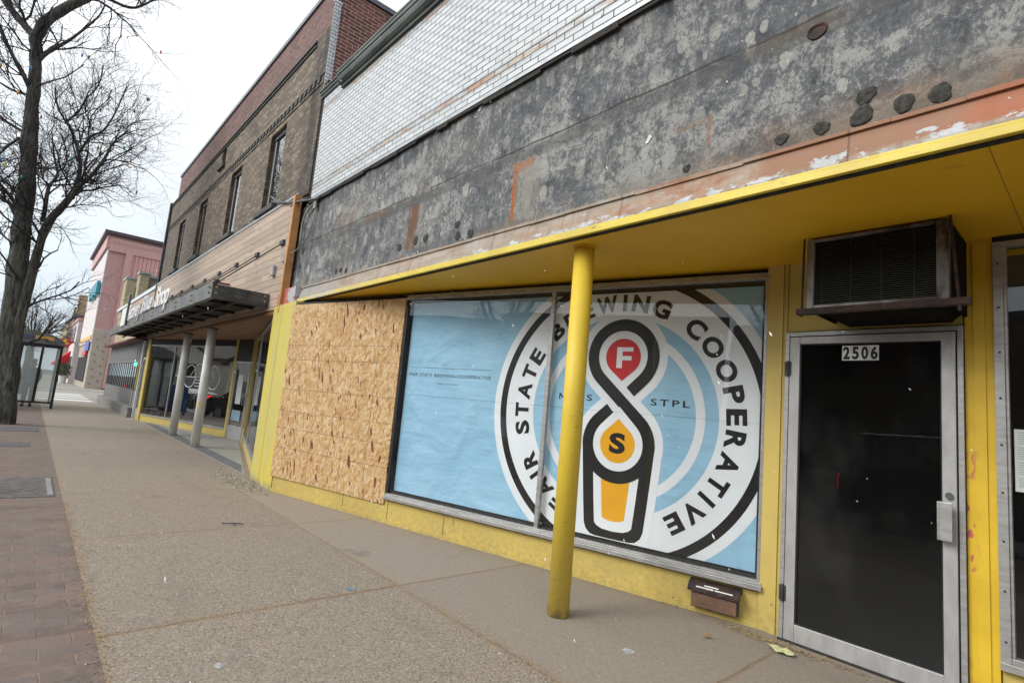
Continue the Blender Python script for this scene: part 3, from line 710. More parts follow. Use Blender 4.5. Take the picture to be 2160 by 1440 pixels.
# flashing and lip
fl = MB(); fl.prism([(2.985, 2.905), (3.03, zb0 + .01), (3.2, zb0 + .01), (3.2, 2.905)], lambda a, b, d: (d, a, b), fx(-8.93), XR)
fl.build('flashing', MT['rusted_flashing'], bA)
fl = MB(); x = fx(-8.9); random.seed(11)
while x < XR:
    w_ = random.uniform(.25, .8); fl.box(x, x + w_, 3.006 + random.uniform(0, .006), 3.03, zb0 - .012 + random.uniform(-.004, .004), zb0 + random.uniform(.008, .02)); x += w_ + .002
fl.build('flashing_bead', MT['rusted_flashing'], bA)
MB().box(fx(-8.93), XR, 2.960, 3.02, 2.848, 2.8915).box(fx(-8.93), XR, 2.968, 2.99, 2.892, 2.909).build('fascia_lip', MT['lip_yellow'], bA, bevel=.004)
MB().box(fx(-9.75), fx(-8.93) - .003, 2.93, 3.2, 2.80, zb0 + .02).build('flashing_end', MT['red_patch'], bA)
# soffit
MB().box(-8.5, XR, 3.021, 4.9, ZS, ZS + .06).build('soffit', MT['soffit_yellow'], bA)
sd = MB(); sd.box(-8.5, XR, 2.99, 3.02, ZS - .004, ZS + .02); sd.build('soffit_joint', MT['grime_and_shadow'], bA)
# pillar at the left end
MB().prism([(-9.5, 2.96), (-9.42, 2.90), (-8.97, 2.88), (-8.95, 2.9), (-8.93, 2.88), (-8.3, 2.86), (-8.28, 3.35), (-9.5, 3.35)], lambda a, b, d: (a, b, d), 0, 2.83).build('pillar', MT['yellow_pillar'], bA)
# plinth below the windows
pl = MB(); pl.box(.03, 6.61, 0, .25, 0, .262, WP).build('plinth', MT['yellow_paint'], bA)
kb = MB(); kb.box(.03, 6.61, -.022, -.001, 0, .045, WP).build('skirting', MT['yellow_paint'], bA)
jt = MB()
for u_ in (1.62, 2.45, 3.35): jt.box(u_, u_ + .004, -.0025, -.0005, .047, .262, WP)
jt.each('plinth_joint', MT['grime_and_shadow'], bA)
# plywood over the left bay, and the wall behind it
MB().box(.02, 2.40, .03, .06, .262, 2.80, WP).build('bay_backing', MT['black_rubber'], bA)
osb = MB().box(-.02, 2.392, -.022, -.001, .215, 2.758, WP).build('plywood_sheet', MT['osb']); tag(osb, 'flaky strand board sheet screwed over the window bay beside the yellow pillar', 'plywood')
nl = MB()
random.seed(5)
for u_ in (.06, .6, 1.2, 1.75, 2.33):
    for z_ in (.26, .75, 1.3, 1.8, 2.3, 2.7): nl.ball(WP(u_, -.023, z_), .006, 6, 4)
so = nl.each('screw', MT['iron_dark'], osb)[0]
# window frame
def winframe(par, T, u0, u1, z0, z1, mull=()):
    f = MB()
    f.box(u0 - .02, u1 + .04, -.03, .05, z1, z1 + .028, T)              # head
    f.box(u0 - .02, u1 + .04, -.012, .05, z1 + .0285, z1 + .062, T)
    f.box(u0 - .02, u1 + .04, -.055, .03, z0 - .062, z0 - .026, T)      # sill
    f.box(u0 - .02, u1 + .035, -.03, .03, z0 - .0255, z0 - .010, T)
    f.box(u0 - .02, u1 + .03, -.018, .03, z0 - .0095, z0 + .004, T)
    f.box(u1, u1 + .022, -.022, .05, z0 + .0045, z1 - .0005, T)
    f.box(u1 + .0225, u1 + .048, -.008, .05, z0 - .0255, z1 - .0005, T)
    return f.build('frame', MT['aluminium'], par, bevel=.002)
wn = thing('shop_window', 'wide two-pane aluminium shop window beside the boarded bay', 'window', WP(4.5, 0, .3))
winframe(wn, WP, 2.42, 6.572, .345, 2.735)
MB().box(4.528, 4.572, -.018, .028, .350, 2.734, WP).build('mullion', MT['aluminium'], wn, bevel=.002)
gk = MB(); gk.box(2.40, 2.432, -.01, .07, .30, 2.79, WP); gk.box(2.433, 6.571, .0285, .07, .349, .372, WP); gk.box(2.433, 6.571, .0285, .07, 2.715, 2.734, WP); gk.box(6.553, 6.5715, .0285, .07, .373, 2.7145, WP)
gk.build('gasket', MT['black_rubber'], wn)
for a_, b_ in ((2.433, 4.5275), (4.5725, 6.571)):
    MB().box(a_, b_, .006, .010, .3555, 2.7335, WP).build('pane', MT['shop_glass'], wn)
# frame screws
s_ = MB()
for i in range(14): s_.ball(WP(2.6 + i * .3, -.031, 2.750), .006, 6, 4)
s_.each('frame_screw', MT['iron_dark'], wn)

# poster behind the glass ------------------------------------------------
po = thing('window_poster', 'pale blue paper poster with round brewery logo inside the shop window', 'poster', WP(4.5, .07, 1.5))
U0, U1, Z0, Z1 = 2.462, 6.545, .385, 2.70
DEP = [.060 - .0008 * i for i in range(12)]
def PW(a, b, d): return WP(a, d, b)
def clip(poly):
    def cl(P, ins, inter):
        o = []
        for i in range(len(P)):
            a, b = P[i], P[(i + 1) % len(P)]
            if ins(a): o.append(a)
            if ins(a) != ins(b): o.append(inter(a, b))
        return o
    def ix(c): return lambda a, b: (c, a[1] + (b[1] - a[1]) * (c - a[0]) / (b[0] - a[0]))
    def iy(c): return lambda a, b: (a[0] + (b[0] - a[0]) * (c - a[1]) / (b[1] - a[1]), c)
    for ins, it in ((lambda p: p[0] >= U0, ix(U0)), (lambda p: p[0] <= U1, ix(U1)), (lambda p: p[1] >= Z0, iy(Z0)), (lambda p: p[1] <= Z1, iy(Z1))):
        if not poly: return []
        poly = cl(poly, ins, it)
    return poly
def flat(polys, layer, name, mat, smooth=False):
    mb = MB()
    for k_, P in enumerate(polys):
        P = clip(P)
        if len(P) >= 3: mb.add([PW(a, b, DEP[layer] - 4.5e-6 * k_) for a, b in P], [tuple(range(len(P)))])
    return mb.build(name, mat, po)
def ring(cx, cz, r0, r1, n=120, a0=0, a1=360):
    o = []
    for i in range(n):
        a = R_(a0 + (a1 - a0) * i / n); b = R_(a0 + (a1 - a0) * (i + 1) / n)
        q = [(cx + r1 * math.cos(a), cz + r1 * math.sin(a)), (cx + r1 * math.cos(b), cz + r1 * math.sin(b))]
        q += [(cx + r0 * math.cos(b), cz + r0 * math.sin(b)), (cx + r0 * math.cos(a), cz + r0 * math.sin(a))] if r0 > 0 else [(cx, cz)]
        o.append(q)
    return o
def stroke(path, w):
    """list of quads following the path with miter joins"""
    n = len(path); L = []; Rr = []
    for i in range(n):
        p = Vector(path[i]); a = Vector(path[max(i - 1, 0)]); b = Vector(path[min(i + 1, n - 1)])
        d1 = (p - a).normalized() if i > 0 else (b - p).normalized(); d2 = (b - p).normalized() if i < n - 1 else d1
        t = (d1 + d2).normalized(); nn = Vector((-t.y, t.x)); k = 1 / max(.3, nn.dot(Vector((-d1.y, d1.x))))
        L.append(tuple(p + nn * w / 2 * k)); Rr.append(tuple(p - nn * w / 2 * k))
    return [[L[i], L[i + 1], Rr[i + 1], Rr[i]] for i in range(n - 1)]
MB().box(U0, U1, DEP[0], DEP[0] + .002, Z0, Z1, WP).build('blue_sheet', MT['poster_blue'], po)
# white paper margin at the top of the sheet and along its foot
CX, CZ, SX = 5.298, 1.531, 5.324
loopU = [(SX + .3035 * math.cos(R_(a)), 2.080 + .3035 * math.sin(R_(a))) for a in range(-45, 226, 6)]
loopL = [(SX + .3035 * math.cos(R_(a)), 1.252 + .3035 * math.sin(R_(a))) for a in range(45, -226, -6)]
pathS = [(5.420, 1.747)] + loopU + loopL + [(5.2325, 1.580)]
GO = [(4.962, 1.27), (4.985, .997), (5.010, .723), (5.033, .50), (5.055, .445), (5.10, .405), (5.154, .394), (5.324, .392), (5.494, .394), (5.548, .405), (5.593, .445), (5.615, .50), (5.638, .723), (5.663, .997), (5.686, 1.27)]
def offs(P, k): return [(SX + (a - SX) * (1 + k / abs(a - SX)) if abs(a - SX) > .05 else a, b - (k if b < .46 else 0)) for a, b in P]
flat(ring(CX, CZ, .931, 1.432), 1, 'white_ring', MT['poster_white'])
flat(ring(CX, CZ, .7375, .817), 1, 'white_ring', MT['poster_white'])
flat(stroke(pathS, .113 + .155) , 2, 'emblem_halo', MT['poster_white'])
flat(ring(SX, 2.08, 0, .26, 36) + ring(SX, 1.252, 0, .26, 36) + [[(SX - .19, 1.9), (SX + .19, 1.9), (SX + .02, 1.70), (SX - .02, 1.70)]] + [offs(GO, .075)], 3, 'emblem_halo', MT['poster_white'])
flat(ring(CX, CZ, 1.272, 1.350), 2, 'black_ring', MT['ink_black'])
flat([GO], 4, 'emblem_glass', MT['ink_black'])
GI = [(5.092, 1.05), (5.100, .94), (5.117, .74), (5.140, .515), (5.165, .49), (5.22, .468), (5.324, .4605), (5.428, .468), (5.483, .49), (5.508, .515), (5.531, .74), (5.548, .94), (5.556, 1.05)]
flat([GI], 5, 'emblem_glass', MT['poster_white'])
flat([[(5.180, 1.0), (5.182, .918), (5.214, .574), (5.26, .556), (5.324, .549), (5.388, .556), (5.434, .574), (5.466, .918), (5.468, 1.0)]], 6, 'beer_fill', MT['ink_orange'])
flat(stroke(pathS, .113), 7, 'emblem_loop', MT['ink_black'])
flat(ring(SX, 1.252, 0, .2475, 60) + [[(SX - .175, 1.427), (SX, 1.252), (SX + .175, 1.427), (SX, 1.603)]], 8, 'emblem_disc', MT['poster_white'])
def drop(cx, cz, r, tip, up):
    s = 1 if up else -1; L = abs(tip - cz); al = math.acos(r / L)
    a0 = math.pi / 2 - al if up else -math.pi / 2 + al
    P = [(cx, tip)]
    n = 40
    if up:
        st_, en = math.pi / 2 - al, math.pi / 2 + al - 2 * math.pi
    else:
        st_, en = -math.pi / 2 + al, -math.pi / 2 - al + 2 * math.pi
    for i in range(n + 1):
        a = st_ + (en - st_) * i / n; P.append((cx + r * math.cos(a), cz + r * math.sin(a)))
    return P
flat([drop(SX + .005, 2.077, .175, 1.847, False)], 8, 'red_drop', MT['ink_red'])
flat([drop(SX, 1.252, .1735, 1.488, True)], 9, 'orange_drop', MT['ink_orange'])
t_ = MB(); Ft = [(5.265, 1.968), (5.322, 1.968), (5.322, 2.043), (5.415, 2.043), (5.415, 2.084), (5.322, 2.084), (5.322, 2.128), (5.430, 2.128), (5.430, 2.168), (5.265, 2.168)]
t_.add([PW(a, b, DEP[10]) for a, b in Ft], [tuple(range(len(Ft)))]); t_.build('letter', MT['poster_white'], po)
t_ = MB(); put2d(t_, text_fit('S', 5.243, 5.405, 1.165, 1.357, .045), PW, DEP[10]); t_.build('letter', MT['ink_black'], po)
# circular lettering
word = 'FAIR STATE BREWING COOPERATIVE'
H_ = .166; R0 = .988
adv = {'I': .062, ' ': .105, 'W': .212, 'E': .135, 'F': .132, 'T': .140, 'R': .148, 'A': .165, 'S': .135, 'B': .148, 'N': .160, 'G': .172, 'C': .165, 'O': .188, 'P': .142, 'V': .165}
TR = .058
tot = sum(adv[ch] + TR for ch in word) - TR
A_START, A_END = 241.5, -61.5 + 1.5
span = R_(A_START - A_END); rm = R0 + H_ / 2
kx = span * rm / tot
mbL = MB(); cur = 0
caps = text2d('E', 1, .04)[0]; ch0 = max(v[1] for v in caps) - min(v[1] for v in caps)
for ch in word:
    w_ = adv[ch]
    if ch != ' ':
        ang = R_(A_START) - (cur + w_ / 2) * kx / rm
        y0, y1 = (-.003, H_ + .003) if ch in 'SGCO' else (0, H_)
        ww = w_ * 1.04
        if ch == 'I': vf = ([(-.02, 0), (.02, 0), (.02, H_), (-.02, H_)], [(0, 1, 2, 3)])
        else: vf = text_fit(ch, -ww / 2, ww / 2, y0, y1, .042)
        er = Vector((math.cos(ang), math.sin(ang))); et = Vector((math.sin(ang), -math.cos(ang)))
        P = [tuple(Vector((CX, CZ)) + er * (R0 + b) + et * a) for a, b in vf[0]]
        put2d(mbL, (P, vf[1]), PW, DEP[3])
    cur += w_ + TR
mbL.each('letter', MT['ink_black'], po)
mbL = MB()
put2d(mbL, text_fit('STPL', 5.622, 5.978, 1.636, 1.697, .014, spacing=1.35), PW, DEP[2]); put2d(mbL, text_fit('PLS', 4.792, 5.030, 1.636, 1.697, .014, spacing=1.35), PW, DEP[2])
mx_, mw_, t0_, t1_ = 4.664, .088, 1.636, 1.697
put2d(mbL, ([(mx_, t0_), (mx_ + .013, t0_), (mx_ + .013, t1_), (mx_, t1_), (mx_ + mw_ - .013, t0_), (mx_ + mw_, t0_), (mx_ + mw_, t1_), (mx_ + mw_ - .013, t1_), (mx_ + .0131, t1_), (mx_ + .0131, t1_ - .021), (mx_ + mw_ / 2, t0_ + .008), (mx_ + mw_ / 2, t0_ + .029), (mx_ + mw_ - .0131, t1_ - .021), (mx_ + mw_ - .0131, t1_)], [(0, 1, 2, 3), (4, 5, 6, 7), (9, 10, 11, 8), (10, 12, 13, 11)]), PW, DEP[2])
mbL.each('lettering', MT['ink_black'], po)
mbL = MB()
put2d(mbL, text_fit('FAIR STATE BREWING COOPERATIVE', 2.515, 3.778, 1.787, 1.826, .012, spacing=1.08), PW, DEP[1])
put2d(mbL, text_fit('FUTURE HOME OF', 3.02, 3.302, 1.884, 1.900, .012, spacing=1.25), PW, DEP[1])
put2d(mbL, text_fit('FAIRSTATE.COOP', 2.994, 3.310, 1.699, 1.717, .012, spacing=1.25), PW, DEP[1])
for a_, b_ in ((2.532, 2.998), (3.322, 3.783)): mbL.add([PW(a_, 1.891, DEP[1]), PW(b_, 1.891, DEP[1]), PW(b_, 1.896, DEP[1]), PW(a_, 1.896, DEP[1])], [(0, 1, 2, 3)])
mbL.each('lettering', MT['ink_line'], po)

# wall returns, door wall ------------------------------------------------
MB().box(-1.895, -1.735, YD, YD + .25, 0, ZS).box(-1.80, -1.765, YD - .012, YD - .0005, 0, ZS).build('door_side_strip', MT['yellow_paint'], bA)
MB().box(-1.733, -.655, YD + .01, YD + .25, 2.285, ZS).build('wall_over_door', MT['yellow_paint'], bA)
MB().box(-.645, -.505, YD, YD + .25, 0, ZS).box(-.60, -.545, YD - .010, YD - .0005, 0, ZS - .03).build('door_side_strip', MT['yellow_worn'], bA)
MB().box(-.50, XR, YD + .02, YD + .25, 0, .262).build('plinth', MT['yellow_paint'], bA)
# door
dr = thing('entrance_door', 'aluminium framed dark glass door numbered 2506', 'door', (-1.2, YD, 0))
f = MB()
f.box(-1.730, -1.700, YD - .035, YD + .08, 0, 2.276); f.box(-.678, -.648, YD - .035, YD + .08, 0, 2.276); f.box(-1.6995, -.6785, YD - .03, YD + .08, 2.245, 2.276)
f.build('door_frame', MT['aluminium'], dr, bevel=.002)
f = MB(); x0, x1, z0, z1 = -1.692, -.686, .012, 2.236
f.box(x0, x0 + .072, YD - .045, YD, z0, z1); f.box(x1 - .072, x1, YD - .045, YD, z0, z1)
f.box(x0 + .0725, x1 - .0725, YD - .045, YD, z1 - .055, z1); f.box(x0 + .0725, x1 - .0725, YD - .045, YD, z0, z0 + .12)
f.build('leaf_frame', MT['door_aluminium'], dr, bevel=.003)
MB().box(x0 + .0725, x1 - .0725, YD - .022, YD - .016, z0 + .1205, z1 - .0555).build('pane', MT['door_glass'], dr)
g = MB(); gx0, gx1, gz0, gz1 = x0 + .073, x1 - .073, z0 + .121, z1 - .056
for b_ in ((gx0, gx0 + .008, gz0, gz1), (gx1 - .008, gx1, gz0, gz1), (gx0 + .008, gx1 - .008, gz0, gz0 + .008), (gx0 + .008, gx1 - .008, gz1 - .008, gz1)): g.box(b_[0], b_[1], YD - .032, YD - .0225, b_[2], b_[3])
g.build('glazing_bead', MT['black_rubber'], dr)
f = MB()
for i in range(4): f.box(-1.336 + i * .0575, -1.336 + i * .0575 + .0565, YD - .0255, YD - .0225, 2.055, 2.162)
num = f.build('number_plate', MT['white_paint'], dr)
f = MB(); FD = lambda a, b, d: (a, d, b)
for i, ch in enumerate('2506'): put2d(f, text_fit(ch, -1.336 + i * .0575 + .007, -1.336 + i * .0575 + .050, 2.062, 2.155, .04), FD, YD - .0262)
f.build('numerals', MT['ink_black'], num)
for zz in (1.93, .27):
    h = MB(); h.tube([(-1.703, YD - .05, zz), (-1.703, YD - .05, zz + .12)], .011, 8); h.box(-1.728, -1.678, YD - .0475, YD - .0455, zz + .005, zz + .115); h.build('hinge', MT['iron_dark'], dr)
h = MB(); h.box(-.775, -.70, YD - .085, YD - .0455, 1.05, 1.065); h.box(-.775, -.762, YD - .11, YD - .0455, .93, 1.16); h.box(-.762, -.70, YD - .112, YD - .099, .93, 1.16); h.build('pull_handle', MT['aluminium'], dr, bevel=.002)
h = MB(); h.tube([(-.722, YD - .0455, 1.20), (-.722, YD - .060, 1.20)], .021, 16); h.build('lock', MT['chrome'], dr, smooth=False)
MB().box(-1.73, -.65, YD - .06, YD + .1, 0, .010).build('threshold', MT['grime_and_shadow'], dr)
MB().box(-1.7328, -1.7305, YD - .02, YD + .2, 0, 2.28).box(-.6475, -.6455, YD - .02, YD + .2, 0, 2.28).box(-1.73, -.65, YD - .012, YD + .2, 2.277, 2.284).build('caulk', MT['grime_and_shadow'], dr)
# right-hand window
w2 = thing('side_window', 'dark shop window with a paper notice beside the glass door', 'window', (0, YD, .3))
f = MB()
f.box(-.503, -.455, YD - .02, YD + .05, .305, 2.80); f.box(-.4545, -.44, YD - .006, YD + .05, .34, 2.765)
f.box(-.503, XR, YD - .03, YD + .05, .2625, .305); f.box(-.4545, XR, YD - .015, YD + .05, .3055, .338); f.box(-.4545, XR, YD - .02, YD + .05, 2.766, 2.80)
f.build('frame', MT['aluminium'], w2, bevel=.002)
MB().box(-.44, XR, YD + .012, YD + .017, .3385, 2.765).build('pane', MT['shop_glass'], w2)
s_ = MB()
for i in range(9): s_.ball((-.478, YD - .021, .42 + i * .28), .007, 6, 4)
s_.each('frame_screw', MT['iron_dark'], w2)
MB().box(-.503, XR, YD + .0, YD + .2, 2.801, ZS).build('head_strip', MT['black_rubber'], w2)
nt_ = thing('paper_notice', 'printed white paper sheet taped inside the dark side window', 'notice', (-.3, YD + .02, 1.45))
MB().box(-.425, -.20, YD + .021, YD + .022, 1.275, 1.64).build('sheet', MT['paper'], nt_)
ln_ = MB(); random.seed(2)
for i in range(26):
    z_ = 1.62 - i * .0127
    if i % 7 == 6: continue
    ln_.box(-.410, -.410 + random.uniform(.12, .19), YD + .0203, YD + .0207, z_, z_ + .0028)
ln_.build('print', MT['mid_grey'], nt_)
# interiors
MB().box(-8.2, XR, 8.0, 8.1, 0, 3.2).box(-9.0, XR, 4.4, 8, 2.95, 3.0).build('inner_wall', MT['interior_dark'], bA)
MB().box(-9.3, XR, 4.62, 8, .002, .006).build('inner_floor', MT['interior_dark'], bA)
bk = MB(); bk.box(2.40, 6.60, .072, .12, 0.262, 2.83, WP); bk.build('poster_backing', MT['interior_dark'], bA)

# air conditioner
ac = thing('air_conditioner', 'old window air conditioner in a rusty tray above the glass door', 'air conditioner', (-1.0, 4.1, 2.5))
ax0, ax1, ay0, az0, az1 = -1.40, -.63, 3.86, 2.335, 2.825
MB().box(ax0 + .03, ax1 - .03, ay0 + .03, YD + .1, az0 + .02, az1 - .02).build('casing', MT['ac_dark'], ac)
f = MB(); f.box(ax0, ax0 + .045, ay0, ay0 + .05, az0, az1); f.box(ax1 - .06, ax1, ay0, ay0 + .05, az0, az1); f.box(ax0 + .0455, ax1 - .0605, ay0, ay0 + .05, az0, az0 + .03); f.box(ax0 + .0455, ax1 - .0605, ay0, ay0 + .05, az1 - .02, az1)
f.build('front_frame', MT['ac_steel'], ac, bevel=.003)
f = MB(); f.box(ax0, ax0 + .02, ay0 + .0505, YD, az0, az1); f.box(ax1 - .02, ax1, ay0 + .0505, YD, az0, az1); f.each('side_panel', MT['ac_dark'], ac)
f = MB()
for i in range(30):
    z_ = az0 + .04 + i * .0142; f.box(ax0 + .046, ax1 - .061, ay0 + .022, ay0 + .0285, z_, z_ + .0035)
for i in range(4): f.box(ax0 + .09 + i * .17, ax0 + .093 + i * .17, ay0 + .018, ay0 + .0215, az0 + .035, az1 - .025)
f.build('fin_grille', MT['ac_fin'], ac)
f = MB(); f.box(ax0 - .05, ax1 + .10, ay0 - .035, ay0 - .003, az0 - .03, az0 + .005); f.box(ax0 - .05, ax1 + .10, ay0 - .0345, ay0 + .02, az0 - .034, az0 - .0305)
f.build('angle_bracket', MT['ac_rust'], ac)
f = MB(); f.tube([(ax0 - .02, ay0 - .02, az0 - .05), (ax0 - .01, ay0 - .02, az1 + .005)], .008, 6); f.tube([(ax1 + .05, ay0 - .02, az0 - .07), (ax1 + .01, ay0 - .01, az1 + .01)], .009, 6)
f.each('hanger_rod', MT['ac_rust'], ac)
f = MB(); f.prism([(ax0 + .03, az0 + .018), (ax1 - .03, az0 + .018), (ax1 - .08, az0 - .03), (ax0 + .1, az0 - .03)], lambda a, b, d: (a, d, b), ay0 + .06, YD + .008); f.build('tray', MT['ac_dark'], ac)

# mail box / night vent under the window
mbx = thing('letter_box', 'small dark brown letter box with pierced front on the yellow plinth', 'letter box', WP(6.27, -.05, .15))
def MX(a, b, c): return WP(a, b, c)
MB().box(6.10, 6.45, -.085, -.001, .055, .215, MX).build('box', MT['iron_dark'], mbx, bevel=.004)
f = MB()
pts = [(-.108, .178), (-.106, .198), (-.075, .240), (-.001, .256), (-.001, .2155), (-.0885, .2155), (-.0885, .178)]
f.prism(pts, lambda a, b, d: WP(d, a, b), 6.075, 6.47); f.build('lid', MT['ac_rust'], mbx)
gr = MB()
for i in range(13):
    for j in range(4):
        u_ = 6.118 + i * .026; z_ = .074 + j * .026
        gr.tube([WP(u_ + .011 * math.cos(a), -.0875, z_ + .011 * math.sin(a)) for a in [k * math.pi / 4 for k in range(9)]], .0022, 4, False)
for i in range(13):
    u_ = 6.118 + i * .026; gr.tube([WP(u_ - .013, -.0875, .062), WP(u_ + .013, -.0875, .165)], .0018, 4)
gr.box(6.105, 6.445, -.0862, -.0855, .062, .165, WP); gr.build('pierced_front', MT['grate_copper'], mbx)
f = MB(); 
def LID(a, t, o=0.): # point on the sloping lid, t 0..1
    y = -.106 + .031 * t; z = .198 + .042 * t; return WP(a, y - .003 * .7, z + .003 * .7)
for (a0_, a1_, t0, t1) in ((6.14, 6.275, .30, .48), (6.285, 6.42, .30, .48), (6.20, 6.31, .68, .84)):
    f.add([LID(a0_, t0), LID(a1_, t0), LID(a1_, t1), LID(a0_, t1)], [(0, 1, 2, 3)])
f.each('label_strip', MT['white_paint'], mbx)

# support pole
t = thing('support_pole', 'yellow steel pole holding up the storefront soffit', 'pole', (-2.85, 3.2, 0))
f = MB(); f.tube([(-2.85, 3.2, 0), (-2.85, 3.2, ZS)], .083, 40); f.build('pole', MT['yellow_pole'], t, smooth=True)
f = MB(); f.tube([(-2.85, 3.2, ZS - .012), (-2.85, 3.2, ZS - .001)], .095, 32); f.build('collar', MT['soffit_yellow'], t)
# mortar dabs on the wall
random.seed(8)
def dab(x, z, r, y=3.035):
    f = MB(); n = 28; p1, p2, p3 = [random.uniform(0, 6.28) for _ in range(3)]
    def rr(a): return r * (1 + .09 * math.sin(2 * a + p1) + .07 * math.sin(3 * a + p2) + .045 * math.sin(7 * a + p3))
    vs = []
    for k, (q, h) in enumerate(((1.0, 0), (.97, .10), (.86, .17), (.55, .15), (.25, .19))):
        for i in range(n):
            a = 2 * math.pi * i / n; vs.append((x + rr(a) * q * math.cos(a), y - r * h * random.uniform(.8, 1.2), z + rr(a) * q * math.sin(a)))
    vs.append((x, y - r * .16, z))
    fs = [(k * n + i, k * n + (i + 1) % n, (k + 1) * n + (i + 1) % n, (k + 1) * n + i) for k in range(4) for i in range(n)] + [(4 * n + i, 4 * n + (i + 1) % n, 5 * n) for i in range(n)]
    f.add(vs, fs)
    f.build('mortar_dab', MT['dab'], bA, smooth=True)
KK = 3.035 / 3.15
for x, z, r in ((-1.30, 3.24, .040), (-1.08, 3.235, .044), (-.88, 3.235, .058), (-.86, 3.345, .05), (-.69, 3.235, .05), (-.54, 3.23, .052), (-1.93, 3.235, .03), (-4.38, 3.235, .05), (-4.60, 3.25, .05), (-4.63, 3.38, .045), (-5.83, 3.33, .05), (-5.46, 3.35, .05), (-5.24, 3.34, .05), (-7.66, 3.27, .045), (-7.50, 3.27, .045), (-7.31, 3.24, .04), (-9.22, 3.58, .05), (-9.15, 3.82, .05)):
    dab(x * KK, 1.5 + (z - 1.5) * KK, r * .95)
# hole in the wall with broken rim
f = MB(); cx_, cz_ = -1.07, 3.765; n = 14
P = [(cx_ + .042 * (1 + random.uniform(-.2, .2)) * math.cos(2 * math.pi * i / n), cz_ + .042 * (1 + random.uniform(-.2, .2)) * math.sin(2 * math.pi * i / n)) for i in range(n)]
f.tube([(a, 3.034, b) for a, b in P + P[:1]], .009, 5, False); f.add([(a, 3.0335, b) for a, b in P], [tuple(range(n))]); f.build('pipe_hole', MT['ac_rust'], bA)
# white torn chips
f = MB()
for (x, z) in ((-5.1, 4.52), (-5.02, 4.55), (-4.3, 4.49), (-3.62, 4.53), (-2.2, 3.46)):
    w_ = random.uniform(.03, .06); f.add([(x, 3.03, z), (x + w_, 3.022, z + .05), (x + w_ * 1.6, 3.028, z + .03), (x + w_ * .5, 3.03, z - .01)], [(0, 1, 2, 3)])
f.each('torn_flake', MT['white_paint'], bA)
# conduits and cables at the building joint
cb = thing('conduit_run', 'grey conduit and loose cables looping down the dark wall end', 'cable', (-8.8, 2.98, 4))
MB().tube([(-8.42, 2.99, 4.50), (-8.62, 2.985, 4.43), (-8.80, 2.985, 4.36), (-8.88, 2.985, 4.22), (-8.89, 2.985, 3.98), (-8.86, 2.985, 3.80)], .016, 8).build('conduit', MT['cable_pale'], cb, smooth=True)
MB().tube([(-8.86, 2.985, 3.84), (-8.88, 2.96, 3.76), (-9.0, 2.93, 3.715), (-9.15, 2.93, 3.73), (-9.30, 2.95, 3.79)], .008, 6).build('cable', MT['cable_pale'], cb, smooth=True)
MB().tube([(-8.40, 2.99, 4.36), (-8.42, 2.985, 4.15), (-8.47, 2.985, 3.96), (-8.70, 2.985, 3.82), (-8.86, 2.985, 3.80)], .006, 6).build('cable', MT['cable'], cb, smooth=True)
MB().tube([(-10.7, 2.95, 5.1), (-10.0, 2.90, 4.80), (-9.2, 2.90, 4.62), (-8.6, 2.92, 4.52), (-8.3, 2.98, 4.50)], .018, 6).build('cable', MT['cable'], cb, smooth=True)
MB().tube([(-9.55, 2.96, 4.62), (-9.1, 2.93, 4.60), (-8.7, 2.95, 4.60)], .02, 6).build('cable', MT['cable'], cb, smooth=True)
MB().box(-9.40, -9.26, 2.90, 2.97, 3.60, 3.76).box(-8.48, -8.38, 2.97, 3.0, 4.36, 4.52).build('junction_box', MT['cable_pale'], cb, bevel=.006)

# ------------------------------------------------------------------ BRICK BUILDING / BIKE SHOP
bB = thing('brick_building', 'two-storey brown brick building with red brick parapet and cedar band', 'building', (-16, 3, 0))
XBL, XBR = -22.75, fx(-9.17) - .003
zt = fz(8.03); zp = 8.58
WX = [(-11.47, -10.55), (-14.42, -13.50), (-17.72, -16.80), (-20.60, -19.70)]
zw0, zw1 = 4.93, fz(6.78)
wb = MB(); xs = [XBL] + [v for a, b in sorted(WX) for v in (a, b)] + [XBR]
for i in range(0, len(xs), 2): wb.box(xs[i], xs[i + 1], 3.0, 3.36, fz(4.85), zw1 + .1)
for a, b in WX: wb.box(a + .0005, b - .0005, 3.0, 3.36, fz(4.85), zw0); wb.box(a + .0005, b - .0005, 3.0, 3.36, zw1, zw1 + .1)
zn0, zn1 = 7.20, 7.72; nx0, nx1 = -15.85, -15.42
wb.box(XBL, nx0, 3.0, 3.36, zw1 + .1005, zt); wb.box(nx1, XBR, 3.0, 3.36, zw1 + .1005, zt); wb.box(nx0 + .0005, nx1 - .0005, 3.0, 3.36, zw1 + .1005, zn0); wb.box(nx0 + .0005, nx1 - .0005, 3.0, 3.36, zn1, zt)
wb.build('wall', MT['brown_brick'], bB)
# brick reveals
rv = MB()
rv.box(XBL - .002, XBL, 3.0, 12, fz(4.85), zt); rv.build('reveal', MT['brown_brick_side'], bB)
# arched head of the small niche
f = MB(); c_ = (nx0 + nx1) / 2; r0 = (nx1 - nx0) / 2
P = [(nx0 + .0006, zn1 - .0006), (nx0 + .0006, zn1 - r0)] + [(c_ - r0 * .99 * math.cos(a), zn1 - r0 + r0 * .96 * math.sin(a)) for a in [k * math.pi / 10 for k in range(11)]] + [(nx1 - .0006, zn1 - r0), (nx1 - .0006, zn1 - .0006)]
f.prism(P, lambda a, b, d: (a, d, b), 3.003, 3.3); f.build('niche_arch', MT['brown_brick'], bB)
MB().box(nx0 - .1, nx1 + .1, 3.25, 3.3, zn0 - .1, zn1 + .1).build('niche_back', MT['interior_dark'], bB)
MB().box(nx0 - .08, nx1 + .08, 2.93, 3.2, zn0 - .12, zn0 + .0005).build('niche_sill', MT['stone_dark'], bB)
